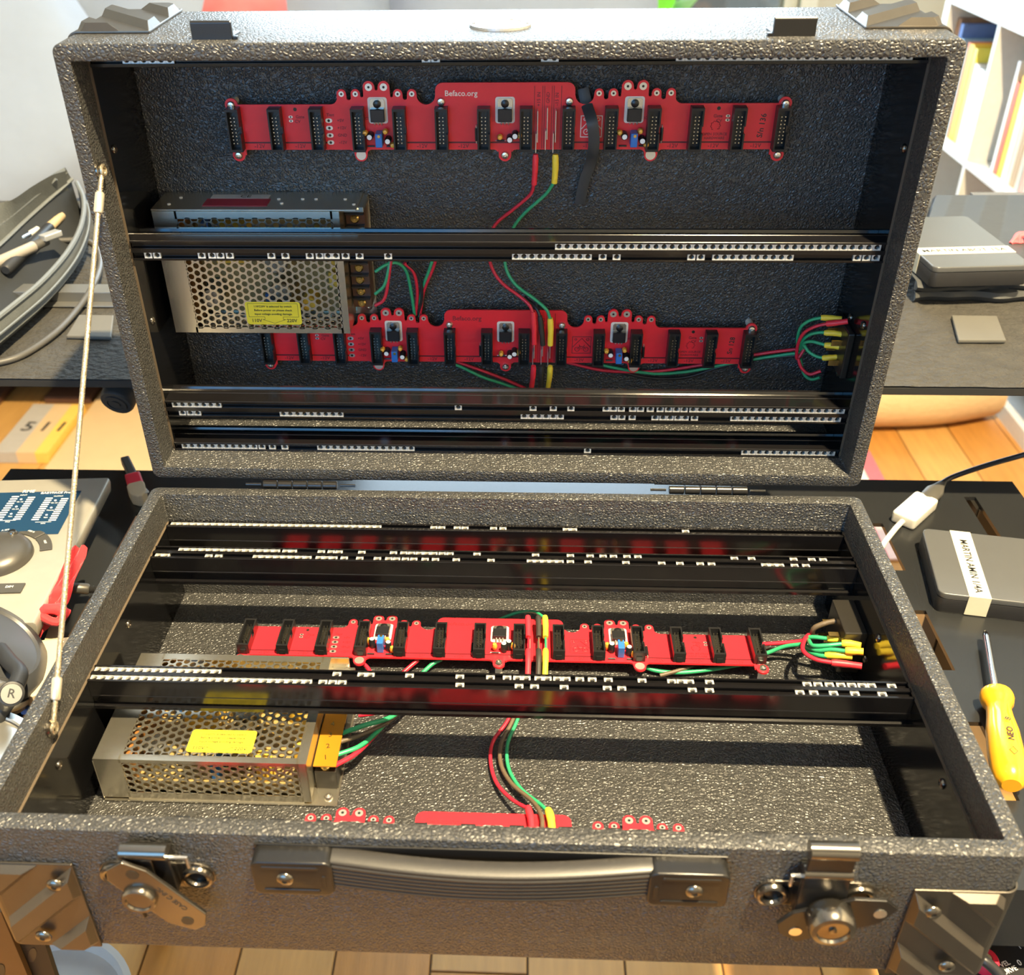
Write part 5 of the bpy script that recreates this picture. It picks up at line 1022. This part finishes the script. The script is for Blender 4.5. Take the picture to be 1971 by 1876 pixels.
def pen(a, b, r, mt, lb, cap=None):
    A, Bp = onz(*a), onz(*b); e = empty('pen', Matrix.Translation(A), lb, 'pen', 'pens and cables in the pouch')
    MB().tube([A, A.lerp(Bp, .02), A.lerp(Bp, .75), A.lerp(Bp, .76)], [r*.7, r, r, r*.9], 12).put('barrel', MAT[mt], e, smooth=True)
    MB().tube([A.lerp(Bp, .74), A.lerp(Bp, .98), Bp], [r*.9, r*.85, r*.5], 12).put('cap', MAT[cap or mt], e, smooth=True)
pen((-10, 500, .060), (100, 388, .068), .0046, 'pen_grey', 'dark marker with navy cap at the back of the pouch', 'blue_cap')
pen((10, 520, .060), (120, 414, .066), .0062, 'head_black', 'black marker with broad tan cap in the pouch', 'tan')
pen((-6, 488, .066), (74, 440, .068), .0040, 'chrome', 'chrome pen with white collar in the pouch', 'white_plastic')
pen((-20, 512, .064), (92, 462, .068), .0058, 'pen_grey', 'brown grey cable plug lying in the pouch', 'cable_grey')
m = MB(); seg(m, onz(82, 464, .070), onz(115, 452, .070), .011, .006); o = m.put('usb_plug', MAT['drive_top'], bev=.001); o.data.materials[0] = MAT['badge']; tag(o, 'pale blue grey metal usb plug at the lip of the pouch', 'plug')
# cables and adapter on the desk at right
e = empty('white_adapter', Matrix.Translation(onz(1757, 990, DZ)), 'white cable adapter joined to a grey plug right of the case', 'adapter')
A, Bp = onz(1737, 1003, DZ+.006), onz(1783, 962, DZ+.006); F = frame(Vector((A.x, A.y, DZ+.0006)), Bp-A); L_ = Vector((Bp.x-A.x, Bp.y-A.y, 0)).length
MB().prism(rrect(L_, .0225, .003, 4, L_/2, 0), 0, .0115, F).put('white_body', MAT['white_plastic'], e, bev=.0022, seg=3, smooth=True)
MB().tube(catmull([A, A.lerp(onz(1716, 1025, DZ+.004), .6), onz(1704, 1042, DZ+.003), onz(1690, 1065, DZ+.003)], 6), .0026, 12).put('white_cable', MAT['white_plastic'], e, smooth=True)
A2, B2 = onz(1779, 966, DZ+.007), onz(1815, 928, DZ+.009)
MB().tube([A2, A2.lerp(B2, .1), A2.lerp(B2, .55), A2.lerp(B2, .8), B2], [.007, .0085, .0085, .0050, .0034], 16, flat=.62).put('grey_plug', MAT['cable_grey'], e, smooth=True)
MB().tube(catmull([A2.lerp(B2, .9), B2, onz(1838, 916, DZ+.012), onz(1900, 895, DZ+.03), onz(1975, 874, DZ+.05), onz(2060, 850, DZ+.06)], 6), .0026, 12).put('black_cable', MAT['cable_black'], e, smooth=True)
# screwdriver
A, Cc, E_ = onz(1897, 1216, DZ+.0105), onz(1917, 1334, DZ+.0115), onz(1947, 1512, DZ+.0115)
ax = (E_-Cc).normalized(); e = empty('screwdriver', Matrix.Translation(Vector((Cc.x, Cc.y, DZ))), 'screwdriver with glossy orange handle on the desk at right', 'screwdriver')
MB().tube([A, A.lerp(Cc, .06), A.lerp(Cc, .1), Cc], [.0018, .0028, .0026, .0026], 16).put('shaft', MAT['chrome'], e, smooth=True)
L_ = (E_-Cc).length; R_ = [(0, .0085), (.02, .0112), (.06, .0118), (.12, .0108), (.16, .0088), (.2, .0084), (.3, .0092), (.45, .0110), (.7, .0118), (.88, .0115), (.96, .0098), (1, .006)]
MB().tube([Cc+ax*L_*t for t, _ in R_], [r for _, r in R_], 20).put('handle', MAT['orange'], e, smooth=True)
xh = ax; zh = Vector((0, -.3, .95)); zh = (zh-xh*zh.dot(xh)).normalized(); yh = zh.cross(xh); Fh = lambda p: Matrix(((xh.x, yh.x, zh.x, p.x), (xh.y, yh.y, zh.y, p.y), (xh.z, yh.z, zh.z, p.z), (0, 0, 0, 1)))
for s, t, sz in (('8', .42, .0055), ('NEO', .58, .0060)): link('lettering', text_mesh(s, sz, MAT['black_ink']), Fh(Cc+ax*L_*t+zh*.01195) @ RZ(180), e)
dm = MB(); q_ = [(.0035*math.cos(math.pi/2*i), .0026*math.sin(math.pi/2*i), 0) for i in range(5)]; dm.tube(q_, .0002, 4); dm.put('diamond_mark', MAT['black_ink'], e, Fh(Cc+ax*L_*.76+zh*.0119))
# ------------------------------------------------------------------ controller, stand leg and tub at the bottom corners
KZ = -.20
b0 = onz(1900, 1795, KZ); l0 = onz(1722, 1870, KZ)
e = empty('midi_controller', T(.45, -.36, KZ), 'black controller panel with red knob under the right case corner', 'controller')
MB().box(l0.x, .75, -.56, b0.y, KZ-.03, KZ).put('panel', MAT['controller'], e, bev=.001)
MB().box(l0.x, .75, b0.y-.0006, b0.y+.0004, KZ-.004, KZ+.0004).put('edge_strip', MAT['grey_metal'], e)
q = onz(1899, 1842, KZ+.008); kb = MB().lathe([(.0085, 0), (.0085, .006), (.0072, .008), (.0040, .008), (.0036, .0072), (0, .0072)], 28, T(q.x, q.y, KZ)).put('knob', MAT['knob_red'], e, smooth=True); MB().cyl(.0034, .0071, .0078, 20, T(q.x, q.y, KZ)).put('knob_insert', MAT['cream'], kb)
q = [onz(u, v, KZ) for u, v in ((1943, 1796), (1990, 1796), (1990, 1806), (1963, 1818))]; MB().prism([(p.x, p.y) for p in q], KZ+.0001, KZ+.0006).put('white_marking', MAT['white_ink'], e)
for s, u, v, sz, r in (('VEL', 1934, 1855, .0046, 22), ('CURVE', 1940, 1869, .0046, 22), ('0', 1962, 1853, .0056, 10), ('4', 1914, 1858, .0050, 20), ('1', 1962, 1822, .0046, 20)):
    q = onz(u, v, KZ); link('lettering', text_mesh(s, sz, MAT['white_ink']), T(q.x, q.y, KZ+.0002) @ RZ(r), e)
o = MB().tube(catmull([onz(1875, 1836, KZ+.012), onz(1892, 1846, KZ+.016), onz(1915, 1866, KZ+.012), onz(1940, 1895, KZ+.006), onz(1975, 1935, KZ+.004)], 6), .0036, 12).put('cable', MAT['cable_black'], smooth=True); tag(o, 'black cable crossing the controller panel under the right case corner', 'cable')
def yq(u, v, y): p = on(u, v, 1, y); return Vector((p.x, p.z))
e = empty('stand_leg', T(-.30, -.31, FZ), 'dark steel stand leg with slotted holes under the left case corner', 'stand leg')
def plate(pts, y, th, name, mt, par=e):
    m = MB(); q = [yq(u, v, y) for u, v in pts]; m.prism([(p.x, p.y) for p in q], 0, th, Matrix(((1,0,0,0),(0,0,1,y),(0,1,0,0),(0,0,0,1)))); return m.put(name, MAT[mt], par)
pb = plate([(2, 1733), (62, 1745), (88, 1822), (330, 2560), (262, 2560), (50, 1880)], -.300, .004, 'channel_web', 'stand_black')
pw = plate([(-40, 1748), (2, 1756), (56, 1884), (270, 2560), (190, 2560), (-40, 1900)], -.3045, .004, 'channel_flange', 'stand_lit_brown')  # flange coloured as if lit, same steel as the web
for u, v, r in ((62, 1838, 1), (0, 1872, 1.2)):
    q = [(u+8*r*math.cos(2*math.pi*i/16)+2*math.sin(2*math.pi*i/16), v-14*r*math.sin(2*math.pi*i/16)) for i in range(16)]; plate(q, -.3003 if u > 30 else -.3048, .0002, 'slot', 'terminal_black', pb if u > 30 else pw)
tc_ = onz(78, 1955, -.45); e = empty('tub', T(tc_.x, tc_.y, FZ), 'white plastic tub on the floor below the left case corner', 'tub')
MB().lathe([(.062, FZ+.001), (.075, -.455), (.080, -.455), (.080, -.450), (.074, -.449), (.07, -.46), (0, -.46)], 48, T(tc_.x, tc_.y, 0)).put('tub_body', MAT['white_tub'], e, smooth=True)
